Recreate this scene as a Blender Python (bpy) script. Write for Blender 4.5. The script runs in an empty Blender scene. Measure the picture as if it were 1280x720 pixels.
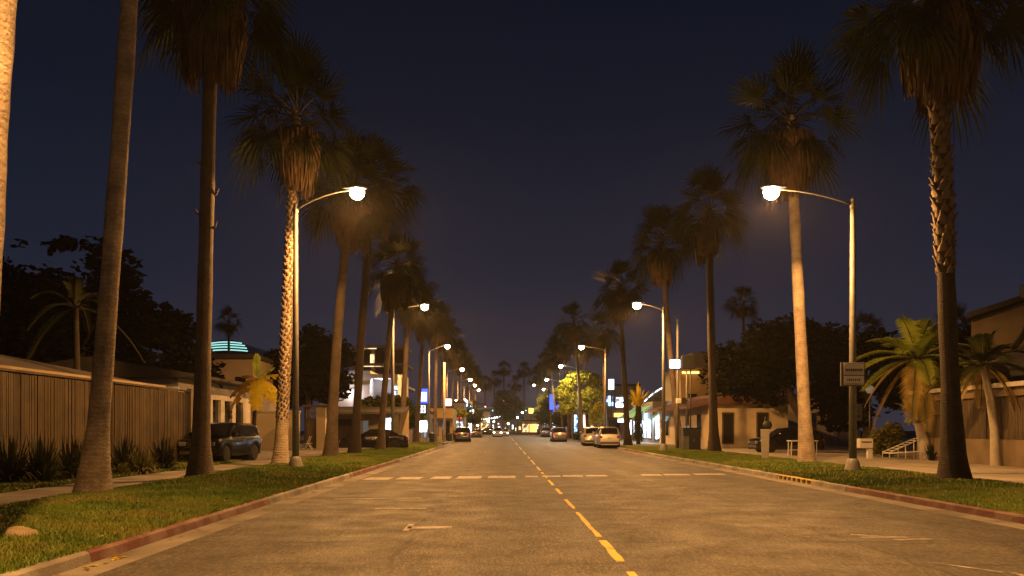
import bpy, math, random
import numpy as np
from mathutils import Vector, Matrix
PI = math.pi
R = math.radians
scene = bpy.context.scene
COL = scene.collection
random.seed(7)
RNG = np.random.default_rng(11)

# ------------------------------------------------------------------ helpers
FPX, VX, VY, CAMZ = 1000.0, 628.0, 535.0, 1.65
def wx(px, Y): return (px - VX) / FPX * Y            # street position seen at photo column px, at distance Y
def wz(py, Y): return CAMZ - (py - VY) / FPX * Y     # height seen at photo row py, at distance Y

class MB:
    def __init__(s): s.v = []; s.f = []; s.m = []
    def add(s, vs, fs, m=0):
        o = len(s.v); s.v += [tuple(p) for p in vs]
        for f in fs: s.f.append(tuple(i + o for i in f)); s.m.append(m)
        return s
    def box(s, x0, x1, y0, y1, z0, z1, m=0, M=None):
        vs = [(x0,y0,z0),(x1,y0,z0),(x1,y1,z0),(x0,y1,z0),(x0,y0,z1),(x1,y0,z1),(x1,y1,z1),(x0,y1,z1)]
        if M is not None: vs = [M @ Vector(p) for p in vs]
        return s.add(vs, [(0,3,2,1),(4,5,6,7),(0,1,5,4),(1,2,6,5),(2,3,7,6),(3,0,4,7)], m)
    def tube(s, path, radii, n=10, cap=True, m=0, jit=0.0, rnd=None):
        pts = [Vector(p) for p in path]; k = len(pts)
        if not hasattr(radii, '__len__'): radii = [radii] * k
        up = None; vs = []
        for i, p in enumerate(pts):
            t = (pts[min(i+1,k-1)] - pts[max(i-1,0)]).normalized()
            if up is None:
                up = Vector((1,0,0)) if abs(t.x) < .8 else Vector((0,1,0))
            a = (up - t * up.dot(t)).normalized(); b = t.cross(a); up = a
            for j in range(n):
                th = 2*PI*j/n
                r = radii[i] * (1 + (rnd.uniform(-jit, jit) if jit else 0))
                vs.append(p + a*math.cos(th)*r + b*math.sin(th)*r)
        fs = [(i*n+j, i*n+(j+1)%n, (i+1)*n+(j+1)%n, (i+1)*n+j) for i in range(k-1) for j in range(n)]
        if cap:
            fs.append(tuple(range(n-1,-1,-1))); fs.append(tuple((k-1)*n+j for j in range(n)))
        return s.add(vs, fs, m)
    def lathe(s, prof, n=16, o=(0,0,0), axis='z', m=0, cap=True):
        vs = []
        for r, h in prof:
            for j in range(n):
                a = 2*PI*j/n; c, d = r*math.cos(a), r*math.sin(a)
                p = (c,d,h) if axis=='z' else ((h,c,d) if axis=='x' else (d,h,c))
                vs.append((p[0]+o[0], p[1]+o[1], p[2]+o[2]))
        k = len(prof)
        fs = [(i*n+j, i*n+(j+1)%n, (i+1)*n+(j+1)%n, (i+1)*n+j) for i in range(k-1) for j in range(n)]
        if cap:
            fs.append(tuple(range(n-1,-1,-1))); fs.append(tuple((k-1)*n+j for j in range(n)))
        return s.add(vs, fs, m)
    def prism(s, pts, a0, a1, axis='x', m=0):
        # outline pts extruded along axis from a0 to a1
        def P(p, a): return (a,p[0],p[1]) if axis=='x' else ((p[0],a,p[1]) if axis=='y' else (p[0],p[1],a))
        n = len(pts); vs = [P(p,a0) for p in pts] + [P(p,a1) for p in pts]
        fs = [tuple(range(n)), tuple(range(2*n-1,n-1,-1))] + [(i,(i+n),(i+1)%n+n,(i+1)%n) for i in range(n)]
        return s.add(vs, fs, m)
    def mesh(s, name, mats, smooth=False, fix=True):
        me = bpy.data.meshes.new(name); me.from_pydata(s.v, [], s.f)
        for mt in (mats if isinstance(mats, (list,tuple)) else [mats]): me.materials.append(mt)
        if any(s.m): me.polygons.foreach_set('material_index', s.m)
        if smooth: me.polygons.foreach_set('use_smooth', [True]*len(s.f))
        if fix and len(s.f) < 30000:
            import bmesh
            bm = bmesh.new(); bm.from_mesh(me); bmesh.ops.recalc_face_normals(bm, faces=bm.faces); bm.to_mesh(me); bm.free()
        me.update(); return me
    def part(s, name, mats, parent=None, smooth=False, bevel=0.0, fix=True, label=None):
        o = bpy.data.objects.new(name, s.mesh(name, mats, smooth, fix)); COL.objects.link(o)
        if parent is not None: o.parent = parent
        if bevel:
            b = o.modifiers.new('bevel','BEVEL'); b.width = bevel; b.segments = 2; b.limit_method = 'ANGLE'
        if label: o['label'] = label
        return o

def tag(o, label, cat, group=None):
    o['label'] = label; o['category'] = cat
    if group: o['group'] = group
    return o
def thing(name, label, cat, loc=(0,0,0), rz=0.0, group=None):
    o = bpy.data.objects.new(name, None); COL.objects.link(o); o.location = loc; o.rotation_euler = (0,0,rz)
    o.empty_display_size = .3
    return tag(o, label, cat, group)
def structure(o, kind='structure'): o['kind'] = kind; return o
def copy_tree(o, parent=None):
    c = o.copy(); COL.objects.link(c)
    if parent is not None: c.parent = parent
    for ch in list(o.children): copy_tree(ch, c)
    return c
def np_mesh(name, V, F, mat, smooth=False):
    """V (n,3), F (m,k) arrays"""
    me = bpy.data.meshes.new(name); k = F.shape[1]
    me.vertices.add(len(V)); me.vertices.foreach_set('co', np.ascontiguousarray(V, dtype=np.float32).ravel())
    me.loops.add(F.size); me.loops.foreach_set('vertex_index', np.ascontiguousarray(F, dtype=np.int32).ravel())
    me.polygons.add(len(F)); me.polygons.foreach_set('loop_start', np.arange(0, F.size, k, dtype=np.int32))
    try: me.polygons.foreach_set('loop_total', np.full(len(F), k, dtype=np.int32))
    except Exception: pass
    me.materials.append(mat); me.update(calc_edges=True); me.validate()
    if smooth: me.polygons.foreach_set('use_smooth', [True]*len(F))
    return me

# ------------------------------------------------------------------ materials
def nodes(m):
    m.use_nodes = True; nt = m.node_tree
    return nt, nt.nodes['Principled BSDF']
def N(nt, t, **kw):
    n = nt.nodes.new(t)
    for k, v in kw.items(): setattr(n, k, v)
    return n
def pmat(name, c1, c2=None, scale=4.0, rough=.7, bump=0.0, bscale=None, metal=0.0, stretch=(1,1,1), coat=0.0, detail=6, spec=None, c3=None, sc3=.6, emit=None, estr=0):
    m = bpy.data.materials.new(name); nt, b = nodes(m)
    c1 = tuple(c1)+(1,); b.inputs['Base Color'].default_value = c1
    b.inputs['Roughness'].default_value = rough; b.inputs['Metallic'].default_value = metal
    if coat: b.inputs['Coat Weight'].default_value = coat; b.inputs['Coat Roughness'].default_value = .05
    if spec is not None: b.inputs['Specular IOR Level'].default_value = spec
    tc = N(nt,'ShaderNodeTexCoord'); mp = N(nt,'ShaderNodeMapping'); mp.inputs['Scale'].default_value = stretch
    nt.links.new(tc.outputs['Object'], mp.inputs['Vector'])
    if c2 is not None:
        tx = N(nt,'ShaderNodeTexNoise'); tx.inputs['Scale'].default_value = scale; tx.inputs['Detail'].default_value = detail
        nt.links.new(mp.outputs['Vector'], tx.inputs['Vector'])
        rp = N(nt,'ShaderNodeValToRGB'); rp.color_ramp.elements[0].position = .32; rp.color_ramp.elements[1].position = .68
        rp.color_ramp.elements[0].color = c1; rp.color_ramp.elements[1].color = tuple(c2)+(1,)
        nt.links.new(tx.outputs['Fac'], rp.inputs['Fac']); out = rp.outputs['Color']
        if c3 is not None:
            t3 = N(nt,'ShaderNodeTexNoise'); t3.inputs['Scale'].default_value = sc3; t3.inputs['Detail'].default_value = 5
            nt.links.new(tc.outputs['Object'], t3.inputs['Vector'])
            r3 = N(nt,'ShaderNodeValToRGB'); r3.color_ramp.elements[0].position = .45; r3.color_ramp.elements[1].position = .62
            nt.links.new(t3.outputs['Fac'], r3.inputs['Fac'])
            mx = N(nt,'ShaderNodeMix', data_type='RGBA'); nt.links.new(r3.outputs['Color'], mx.inputs['Factor'])
            nt.links.new(out, mx.inputs['A']); mx.inputs['B'].default_value = tuple(c3)+(1,); out = mx.outputs['Result']
        nt.links.new(out, b.inputs['Base Color'])
    if bump:
        t2 = N(nt,'ShaderNodeTexNoise'); t2.inputs['Scale'].default_value = bscale or scale*4; t2.inputs['Detail'].default_value = 5
        nt.links.new(mp.outputs['Vector'], t2.inputs['Vector'])
        bp = N(nt,'ShaderNodeBump'); bp.inputs['Strength'].default_value = bump; bp.inputs['Distance'].default_value = .03
        nt.links.new(t2.outputs['Fac'], bp.inputs['Height']); nt.links.new(bp.outputs['Normal'], b.inputs['Normal'])
    if emit is not None:
        b.inputs['Emission Color'].default_value = tuple(emit)+(1,); b.inputs['Emission Strength'].default_value = estr
    return m
def leafmat(name, c1, c2, scale=.9, rough=.55, trans=.25):
    """two-tone leaves by clump, with some light passing through"""
    m = pmat(name, c1, c2, scale=scale, rough=rough, detail=3, spec=.03 if 'tree' in name else .2); nt = m.node_tree; b = nt.nodes['Principled BSDF']
    tr = N(nt,'ShaderNodeBsdfTranslucent'); mx = N(nt,'ShaderNodeMixShader'); mx.inputs[0].default_value = trans
    src = b.inputs['Base Color'].links[0].from_socket; nt.links.new(src, tr.inputs['Color'])
    out = nt.nodes['Material Output']
    nt.links.new(b.outputs[0], mx.inputs[1]); nt.links.new(tr.outputs[0], mx.inputs[2]); nt.links.new(mx.outputs[0], out.inputs['Surface'])
    return m
def emat(name, col, s):
    m = bpy.data.materials.new(name); nt, b = nodes(m)
    b.inputs['Base Color'].default_value = (.02,.02,.02,1); b.inputs['Emission Color'].default_value = tuple(col)+(1,)
    b.inputs['Emission Strength'].default_value = s
    return m

M = {}
def lit_window(name, col, st):
    m = emat(name, col, st); nt = m.node_tree; b = nt.nodes['Principled BSDF']; L = nt.links.new
    tc = N(nt,'ShaderNodeTexCoord'); v = N(nt,'ShaderNodeTexVoronoi', distance='CHEBYCHEV'); v.inputs['Scale'].default_value = 1.9; L(tc.outputs['Object'], v.inputs['Vector'])
    sp = N(nt,'ShaderNodeSeparateColor'); L(v.outputs['Color'], sp.inputs[0]); r = N(nt,'ShaderNodeValToRGB'); e = r.color_ramp.elements
    e[0].position = .15; e[0].color = (.06,.06,.06,1); e[1].position = .75; e[1].color = (1.5,1.5,1.5,1); L(sp.outputs[0], r.inputs['Fac'])
    mx = N(nt,'ShaderNodeMix', data_type='RGBA', blend_type='MULTIPLY'); mx.inputs['Factor'].default_value = 1; mx.inputs['A'].default_value = tuple(col)+(1,); L(r.outputs[0], mx.inputs['B'])
    L(mx.outputs['Result'], b.inputs['Emission Color']); return m
# asphalt: aggregate, tonal patches, worn wheel tracks, tar seams and cracks in the surface itself
def asphalt():
    m = bpy.data.materials.new('asphalt'); nt, b = nodes(m); L = nt.links.new
    tc = N(nt,'ShaderNodeTexCoord'); pos = tc.outputs['Object']
    def noise(scale, det=6, st=(1,1,1), rough=.55):
        mp = N(nt,'ShaderNodeMapping'); mp.inputs['Scale'].default_value = st; L(pos, mp.inputs['Vector'])
        t = N(nt,'ShaderNodeTexNoise'); t.inputs['Scale'].default_value = scale; t.inputs['Detail'].default_value = det; t.inputs['Roughness'].default_value = rough
        L(mp.outputs['Vector'], t.inputs['Vector']); return t.outputs['Fac']
    def ramp(fac, p0, c0, p1, c1):
        r = N(nt,'ShaderNodeValToRGB'); e = r.color_ramp.elements; e[0].position=p0; e[1].position=p1; e[0].color=tuple(c0)+(1,); e[1].color=tuple(c1)+(1,)
        L(fac, r.inputs['Fac']); return r.outputs['Color']
    def mix(f, a, bb, t='MIX'):
        x = N(nt,'ShaderNodeMix', data_type='RGBA', blend_type=t)
        if isinstance(f,(int,float)): x.inputs['Factor'].default_value = f
        else: L(f, x.inputs['Factor'])
        if isinstance(a, tuple): x.inputs['A'].default_value = a
        else: L(a, x.inputs['A'])
        if isinstance(bb, tuple): x.inputs['B'].default_value = bb
        else: L(bb, x.inputs['B'])
        return x.outputs['Result']
    def math_(op, a, bb=None):
        x = N(nt,'ShaderNodeMath', operation=op)
        for i, q in enumerate((a, bb)):
            if q is None: continue
            if isinstance(q,(int,float)): x.inputs[i].default_value = q
            else: L(q, x.inputs[i])
        return x.outputs[0]
    base = ramp(noise(.35, 6, (1,.35,1)), .3, (.041,.037,.0315), .7, (.064,.0565,.047))
    speck = mix(1.0, ramp(noise(44, 2, (1,.22,1)), .4, (.5,.5,.5), .6, (1.5,1.48,1.45)), ramp(noise(20, 3, (1,.12,1), .8), .4, (.66,.66,.66), .6, (1.32,1.31,1.3)), 'MULTIPLY')
    col = mix(1.0, base, speck, 'MULTIPLY')
    mid = ramp(noise(1.5, 8, (1.3,.3,1), .8), .38, (.84,.84,.84), .62, (1.12,1.12,1.12))
    col = mix(1.0, col, mid, 'MULTIPLY')
    sx = N(nt,'ShaderNodeSeparateXYZ'); L(pos, sx.inputs[0])
    wob = math_('MULTIPLY', math_('SUBTRACT', noise(.5, 8, rough=.65), .5), .9)
    X = math_('ADD', sx.outputs['X'], wob); Y = math_('ADD', sx.outputs['Y'], math_('MULTIPLY', wob, 1.6))
    # dark oil band in the lane middles, pale wheel tracks
    trk = N(nt,'ShaderNodeTexWave', wave_type='BANDS', bands_direction='X'); trk.inputs['Scale'].default_value = .175; trk.inputs['Distortion'].default_value = 1.2; trk.inputs['Detail'].default_value = 3
    L(pos, trk.inputs['Vector'])
    col = mix(1.0, col, ramp(trk.outputs['Fac'], .1, (.86,.86,.86), .9, (1.1,1.09,1.07)), 'MULTIPLY')
    seam = None
    for v, x0, w in ((X,-1.35,.035),(X,5.1,.035),(X,-3.4,.025),(X,7.2,.025),(Y,9.7,.03),(Y,11.6,.04),(Y,16.2,.06),(Y,22.4,.08),(Y,19.1,.05),(Y,33,.14),(Y,47,.2)):
        d = math_('LESS_THAN', math_('ABSOLUTE', math_('SUBTRACT', v, x0)), w)
        seam = d if seam is None else math_('MAXIMUM', seam, d)
    gate = ramp(noise(.5, 4), .36, (0,0,0), .5, (1,1,1))
    seam = math_('MULTIPLY', seam, gate)
    vo = N(nt,'ShaderNodeTexVoronoi', feature='DISTANCE_TO_EDGE'); vo.inputs['Scale'].default_value = .45
    wv = N(nt,'ShaderNodeVectorMath', operation='ADD'); L(pos, wv.inputs[0])
    nn = N(nt,'ShaderNodeTexNoise'); nn.inputs['Scale'].default_value = 1.3; nn.inputs['Detail'].default_value = 6; L(pos, nn.inputs['Vector'])
    L(nn.outputs['Color'], wv.inputs[1]); L(wv.outputs[0], vo.inputs['Vector'])
    crack = math_('MULTIPLY', math_('LESS_THAN', vo.outputs['Distance'], .016), ramp(noise(.22, 3), .44, (0,0,0), .56, (1,1,1)))
    seam = math_('MULTIPLY', math_('MAXIMUM', seam, crack), .85)
    col = mix(seam, col, (.016,.014,.012,1))
    # old repair patches
    pt = ramp(noise(.16, 2, (1,.5,1)), .6, (1,1,1), .62, (.84,.84,.85))
    strk = ramp(noise(2.6, 5, (1,.05,1), .7), .35, (.86,.86,.86), .7, (1.12,1.12,1.12)); col = mix(1.0, col, strk, 'MULTIPLY')
    col = mix(1.0, col, pt, 'MULTIPLY')
    spots = ramp(noise(1.1, 2), .7, (1,1,1), .76, (.6,.58,.56))
    col = mix(1.0, col, spots, 'MULTIPLY')
    L(col, b.inputs['Base Color'])
    L(ramp(noise(1.2, 5), .3, (.62,)*3, .7, (.85,)*3), b.inputs['Roughness'])
    bp = N(nt,'ShaderNodeBump'); bp.inputs['Strength'].default_value = .55; bp.inputs['Distance'].default_value = .012
    L(noise(70, 4), bp.inputs['Height']); L(bp.outputs[0], b.inputs['Normal'])
    return m
M['asphalt'] = asphalt()
def worn_paint(name, col, thr=.45):
    """road paint that has worn through to the asphalt"""
    m = bpy.data.materials.new(name); nt, b = nodes(m); L = nt.links.new
    tc = N(nt,'ShaderNodeTexCoord'); t = N(nt,'ShaderNodeTexNoise'); t.inputs['Scale'].default_value = 5; t.inputs['Detail'].default_value = 9; t.inputs['Roughness'].default_value = .75
    L(tc.outputs['Object'], t.inputs['Vector'])
    r = N(nt,'ShaderNodeValToRGB'); r.color_ramp.elements[0].position = thr-.08; r.color_ramp.elements[1].position = thr+.08
    r.color_ramp.elements[0].color = (.1,.09,.08,1); r.color_ramp.elements[1].color = tuple(col)+(1,)
    L(t.outputs['Fac'], r.inputs['Fac']); L(r.outputs['Color'], b.inputs['Base Color']); b.inputs['Roughness'].default_value = .7
    return m
M['yellow_paint'] = worn_paint('yellow_road_paint', (.6,.42,.02), .4)
M['white_paint'] = worn_paint('white_road_paint', (.33,.315,.285), .47)
M['faded_paint'] = worn_paint('faded_road_paint', (.34,.32,.29), .52)
M['concrete'] = pmat('kerb_concrete', (.2,.185,.165), (.33,.31,.28), 2.2, .85, .35, 30, c3=(.15,.135,.115), sc3=.9)
M['gutter'] = pmat('gutter_concrete', (.15,.135,.115), (.24,.22,.19), 1.6, .85, .3, 30, c3=(.09,.08,.07), sc3=.8)
M['red_kerb'] = pmat('red_kerb_paint', (.115,.024,.017), (.08,.02,.015), 3, .75, .3, 25, c3=(.17,.1,.08), sc3=1.6)
M['yellow_kerb'] = pmat('yellow_kerb_paint', (.42,.3,.06), (.3,.22,.06), 5, .75, .3, 25)
M['sidewalk'] = pmat('pavement_concrete', (.2,.18,.155), (.3,.275,.24), 1.1, .88, .25, 35, c3=(.16,.14,.12), sc3=.5)
M['sidewalk_pale'] = pmat('pale_pavement', (.34,.3,.25), (.45,.41,.35), 1.1, .88, .25, 35, c3=(.29,.26,.21), sc3=.5)
M['soil'] = pmat('soil', (.05,.04,.028), (.09,.07,.045), 3, .95, .6, 20)
M['soil_red'] = pmat('reddish_mulch', (.1,.045,.02), (.17,.085,.04), 9, .95, .7, 40)
M['ground'] = pmat('bare_ground', (.05,.046,.04), (.085,.077,.065), .5, .95, .3, 12)
M['lawn'] = pmat('lawn_turf', (.04,.072,.005), (.075,.11,.01), 2.4, .95, .8, 40, c3=(.08,.085,.016), sc3=.7)
def grass_mat():
    m = pmat('grass_blade', (.075,.135,.012), (.16,.235,.02), 1.1, .7, c3=(.2,.21,.035), sc3=.55)
    return m
M['grass'] = grass_mat()
# palm trunk bark with leaf-scar rings
def bark(name, c1, c2, ring=5.0, rstr=.5):
    m = bpy.data.materials.new(name); nt, b = nodes(m); L = nt.links.new
    tc = N(nt,'ShaderNodeTexCoord')
    t = N(nt,'ShaderNodeTexNoise'); t.inputs['Scale'].default_value = 2.2; t.inputs['Detail'].default_value = 9; t.inputs['Roughness'].default_value = .7; L(tc.outputs['Object'], t.inputs['Vector'])
    r = N(nt,'ShaderNodeValToRGB'); r.color_ramp.elements[0].position=.33; r.color_ramp.elements[1].position=.66
    r.color_ramp.elements[0].color=tuple(c1)+(1,); r.color_ramp.elements[1].color=tuple(c2)+(1,); L(t.outputs['Fac'], r.inputs['Fac'])
    w = N(nt,'ShaderNodeTexWave', wave_type='BANDS', bands_direction='Z'); w.inputs['Scale'].default_value=ring; w.inputs['Distortion'].default_value=9; w.inputs['Detail'].default_value=6; w.inputs['Detail Scale'].default_value=2.6; w.inputs['Detail Roughness'].default_value=.7
    L(tc.outputs['Object'], w.inputs['Vector'])
    rr = N(nt,'ShaderNodeValToRGB'); rr.color_ramp.elements[0].color=(.84,.82,.8,1); rr.color_ramp.elements[1].color=(1,1,1,1); rr.color_ramp.elements[1].position=.55; L(w.outputs['Fac'], rr.inputs['Fac'])
    mx = N(nt,'ShaderNodeMix', data_type='RGBA', blend_type='MULTIPLY'); mx.inputs['Factor'].default_value=1; L(r.outputs[0], mx.inputs['A']); L(rr.outputs[0], mx.inputs['B']); L(mx.outputs['Result'], b.inputs['Base Color'])
    f = N(nt,'ShaderNodeTexNoise'); f.inputs['Scale'].default_value=26; f.inputs['Detail'].default_value=5; L(tc.outputs['Object'], f.inputs['Vector'])
    ad = N(nt,'ShaderNodeMath', operation='MULTIPLY_ADD'); L(f.outputs['Fac'], ad.inputs[0]); ad.inputs[1].default_value=1.0; wm = N(nt,'ShaderNodeMath', operation='MULTIPLY'); L(w.outputs['Fac'], wm.inputs[0]); wm.inputs[1].default_value=.35; L(wm.outputs[0], ad.inputs[2])
    bp = N(nt,'ShaderNodeBump'); bp.inputs['Strength'].default_value=rstr; bp.inputs['Distance'].default_value=.03; L(ad.outputs[0], bp.inputs['Height']); L(bp.outputs[0], b.inputs['Normal'])
    b.inputs['Roughness'].default_value=.9
    return m
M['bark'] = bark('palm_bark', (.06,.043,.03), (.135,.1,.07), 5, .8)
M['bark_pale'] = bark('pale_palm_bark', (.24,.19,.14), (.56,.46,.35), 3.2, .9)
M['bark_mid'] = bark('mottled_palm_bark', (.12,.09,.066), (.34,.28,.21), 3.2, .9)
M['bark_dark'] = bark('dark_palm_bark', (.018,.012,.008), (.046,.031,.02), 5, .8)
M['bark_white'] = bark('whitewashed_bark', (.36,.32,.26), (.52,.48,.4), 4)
M['wood_bark'] = pmat('tree_bark', (.05,.036,.025), (.09,.065,.045), 5, .95, .7, 18, stretch=(1,1,.3))
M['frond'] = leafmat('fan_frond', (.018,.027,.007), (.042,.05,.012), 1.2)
M['frond_lit'] = leafmat('feather_frond', (.2,.28,.03), (.4,.46,.06), 1.4, trans=.35)  # leaf colour raised to stand in for lamp light on the feather palm
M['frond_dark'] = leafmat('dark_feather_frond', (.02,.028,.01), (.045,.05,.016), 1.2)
M['petiole'] = pmat('leaf_stalk', (.03,.03,.01), (.06,.05,.018), 3, .6)
M['thatch'] = pmat('dead_frond_thatch', (.055,.03,.012), (.12,.071,.03), 3, .85)
M['dry_frond'] = leafmat('dry_golden_frond', (.24,.16,.04), (.46,.34,.1), 2, trans=.3)
M['boot'] = pmat('leaf_base', (.085,.058,.034), (.165,.118,.072), 4, .85, .3, 20)
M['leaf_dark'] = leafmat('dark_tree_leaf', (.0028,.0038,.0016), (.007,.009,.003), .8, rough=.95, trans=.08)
M['leaf_mid'] = leafmat('broad_tree_leaf', (.03,.042,.012), (.06,.07,.018), .8)
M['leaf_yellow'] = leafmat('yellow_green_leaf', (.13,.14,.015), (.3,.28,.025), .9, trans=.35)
M['banana'] = leafmat('yellowed_banana_leaf', (.55,.42,.02), (.72,.58,.03), 1.5, trans=.35)
M['banana_dead'] = leafmat('withered_banana_leaf', (.2,.11,.03), (.33,.2,.05), 2)
M['flax'] = leafmat('flax_blade', (.022,.026,.01), (.06,.06,.022), 1.6)
M['shrub'] = leafmat('pale_shrub_leaf', (.09,.095,.025), (.16,.15,.05), 2.5)
M['board'] = pmat('fence_board', (.045,.028,.0105), (.088,.057,.022), 2.6, .8, .4, 30, stretch=(9,9,.3), c3=(.042,.027,.011), sc3=1.1)
M['bamboo'] = pmat('bamboo_cane', (.06,.043,.026), (.13,.096,.058), 3, .7, .4, 30, stretch=(9,9,.5))
M['roof_dark'] = pmat('dark_roofing', (.03,.027,.025), (.055,.048,.042), 2, .9, .4, 20)
M['roof_felt'] = pmat('grey_roof_felt', (.07,.06,.05), (.12,.1,.085), 1.4, .9, .3, 25)
M['roof_red'] = pmat('rust_red_eave', (.085,.03,.016), (.12,.045,.025), 2, .8)
M['stucco_white'] = pmat('white_stucco', (.5,.47,.42), (.6,.57,.52), 1.2, .9, .25, 40, c3=(.42,.39,.34), sc3=.4)
M['stucco_cream'] = pmat('cream_stucco', (.48,.39,.26), (.57,.47,.32), 1, .9, .25, 40, c3=(.5,.41,.27), sc3=.5)
M['stucco_ochre'] = pmat('ochre_stucco', (.32,.22,.08), (.4,.28,.11), 1, .9, .25, 40, c3=(.26,.18,.07), sc3=.5)
M['stucco_tan'] = pmat('tan_stucco', (.3,.235,.15), (.38,.3,.2), 1, .9, .25, 40)
M['stucco_dim'] = pmat('dark_tan_stucco', (.15,.11,.065), (.21,.16,.1), 1, .9, .25, 40)  # the tan stucco in a darker tone
M['stucco_grey'] = pmat('grey_stucco', (.16,.15,.14), (.23,.21,.2), 1, .9, .25, 40)
M['dark_wood'] = pmat('dark_wood', (.05,.035,.022), (.09,.062,.04), 3, .8, .3, 20, stretch=(4,4,.6))
M['galv'] = pmat('galvanised_steel', (.13,.128,.122), (.19,.186,.178), 6, .6, .1, 40, metal=.2)
M['galv_base'] = pmat('weathered_base_steel', (.15,.145,.14), (.22,.215,.21), 5, .6, .2, 30, metal=.2)
M['black_metal'] = pmat('black_metal', (.012,.012,.012), (.02,.02,.02), 5, .5)
M['dark_grey'] = pmat('dark_grey_paint', (.035,.033,.032), (.05,.048,.045), 4, .65)
M['white_metal'] = pmat('white_enamel', (.55,.53,.49), (.66,.64,.6), 4, .5)
M['sign_back'] = pmat('sign_frame_steel', (.13,.125,.12), (.18,.175,.17), 5, .5, metal=.3)
M['sign_back2'] = pmat('weathered_white_board', (.26,.24,.2), (.34,.315,.27), 4, .7)
M['sign_face'] = pmat('sign_face', (.78,.75,.72), (.84,.81,.78), 3, .6)
M['sign_ink'] = pmat('sign_ink', (.06,.03,.025), (.08,.05,.04), 5, .6)
M['glass_dark'] = pmat('dark_glass', (.012,.012,.013), rough=.06, spec=.7)
M['car_black'] = pmat('black_car_paint', (.006,.006,.007), rough=.22, coat=.18, spec=.15)
M['car_navy'] = pmat('navy_car_paint', (.006,.007,.011), rough=.25, coat=.7, spec=.2)
M['car_silver'] = pmat('silver_car_paint', (.32,.3,.28), rough=.35, metal=.3, coat=.8)
M['car_pale'] = pmat('champagne_car_paint', (.42,.38,.33), rough=.35, metal=.2, coat=.8)
M['car_maroon'] = pmat('maroon_car_paint', (.035,.012,.014), rough=.3, coat=.9)
M['tyre'] = pmat('tyre_rubber', (.012,.012,.012), rough=.85)
M['rim'] = pmat('alloy_rim', (.35,.34,.32), rough=.35, metal=.8)
M['chrome'] = pmat('chrome', (.5,.5,.5), rough=.15, metal=1.0)
M['lamp_lens'] = pmat('headlamp_lens', (.16,.16,.155), rough=.1, spec=.8)
M['tail'] = emat('tail_lamp', (1,.06,.03), .5)
M['tail_off'] = pmat('tail_lamp_off', (.25,.015,.012), rough=.2, spec=.7)
M['head_on'] = emat('headlamp_on', (1,.9,.75), 12)
M['lens'] = emat('street_lamp_lens', (1,.8,.5), 45)
M['lens_far'] = emat('far_street_lamp_lens', (1,.78,.48), 60)
M['lens_white'] = emat('white_street_lamp_lens', (1,.93,.82), 40)
M['plate'] = pmat('number_plate', (.45,.44,.4), rough=.5)
M['rock'] = pmat('sandstone', (.22,.17,.11), (.34,.27,.18), 4, .9, .5, 16)
M['sign_white_lit'] = emat('lit_white_panel', (.85,.92,1), 2.6)
M['sign_blue_lit'] = emat('lit_blue_panel', (.03,.1,1), 2.2)
M['sign_cyan_lit'] = emat('lit_cyan_panel', (.35,.75,1), 3)
M['sign_warm_lit'] = emat('lit_warm_panel', (1,.5,.12), 2.6)
M['sign_pink_lit'] = emat('lit_pink_panel', (1,.6,.5), 2.5)
M['sign_red_lit'] = emat('lit_red_panel', (1,.08,.05), 1.5)
M['sign_green_lit'] = emat('lit_green_panel', (.1,1,.35), 2)
M['win_white'] = lit_window('lit_shop_window', (.75,.87,1), 5)
M['win_blue'] = lit_window('blue_lit_window', (.25,.5,1), 4)
M['win_warm'] = lit_window('warm_lit_window', (1,.62,.28), 1.8)
M['win_dim'] = emat('dim_lit_window', (.8,.75,.7), .12)
M['teal_glow'] = emat('teal_lit_band', (.4,.9,.85), 1.1)
M['teal'] = pmat('teal_canvas', (.12,.4,.36), (.16,.46,.42), 3, .8)
M['globe'] = emat('dim_globe', (1,.75,.45), .16)

# ------------------------------------------------------------------ world, camera, render
w = bpy.data.worlds.new('World'); scene.world = w; w.use_nodes = True
nt = w.node_tree; bg = nt.nodes['Background']; L = nt.links.new
tc = N(nt,'ShaderNodeTexCoord'); sp = N(nt,'ShaderNodeSeparateXYZ'); L(tc.outputs['Generated'], sp.inputs[0])
rp = N(nt,'ShaderNodeValToRGB'); cr = rp.color_ramp
stops = [(0,(.038,.034,.050)),(.08,(.026,.0265,.043)),(.2,(.0120,.0162,.0325)),(.36,(.0044,.0088,.0205)),(.55,(.0014,.0042,.0118)),(1,(.0016,.0034,.0085))]
cr.elements[0].position = 0; cr.elements[0].color = stops[0][1]+(1,); cr.elements[1].position = 1; cr.elements[1].color = stops[-1][1]+(1,)
for p, c in stops[1:-1]:
    e = cr.elements.new(p); e.color = c+(1,)
nz = N(nt,'ShaderNodeTexNoise'); nz.inputs['Scale'].default_value = 2.2; nz.inputs['Detail'].default_value = 4; L(tc.outputs['Generated'], nz.inputs['Vector'])
ma = N(nt,'ShaderNodeMath', operation='MULTIPLY_ADD'); L(nz.outputs['Fac'], ma.inputs[0]); ma.inputs[1].default_value = .05
L(sp.outputs['Z'], ma.inputs[2])
mb_ = N(nt,'ShaderNodeMath', operation='SUBTRACT'); L(ma.outputs[0], mb_.inputs[0]); mb_.inputs[1].default_value = .025
L(mb_.outputs[0], rp.inputs['Fac'])
# the last trace of the set sun in a physical sky, under the city glow
sk = N(nt,'ShaderNodeTexSky', sky_type='NISHITA'); sk.sun_disc = False; sk.sun_elevation = R(-4); sk.sun_rotation = R(200)
skm = N(nt,'ShaderNodeMix', data_type='RGBA', blend_type='ADD'); skm.inputs['Factor'].default_value = .004
L(rp.outputs['Color'], skm.inputs['A']); L(sk.outputs['Color'], skm.inputs['B']); L(skm.outputs['Result'], bg.inputs['Color'])
bg.inputs['Strength'].default_value = .9

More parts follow.
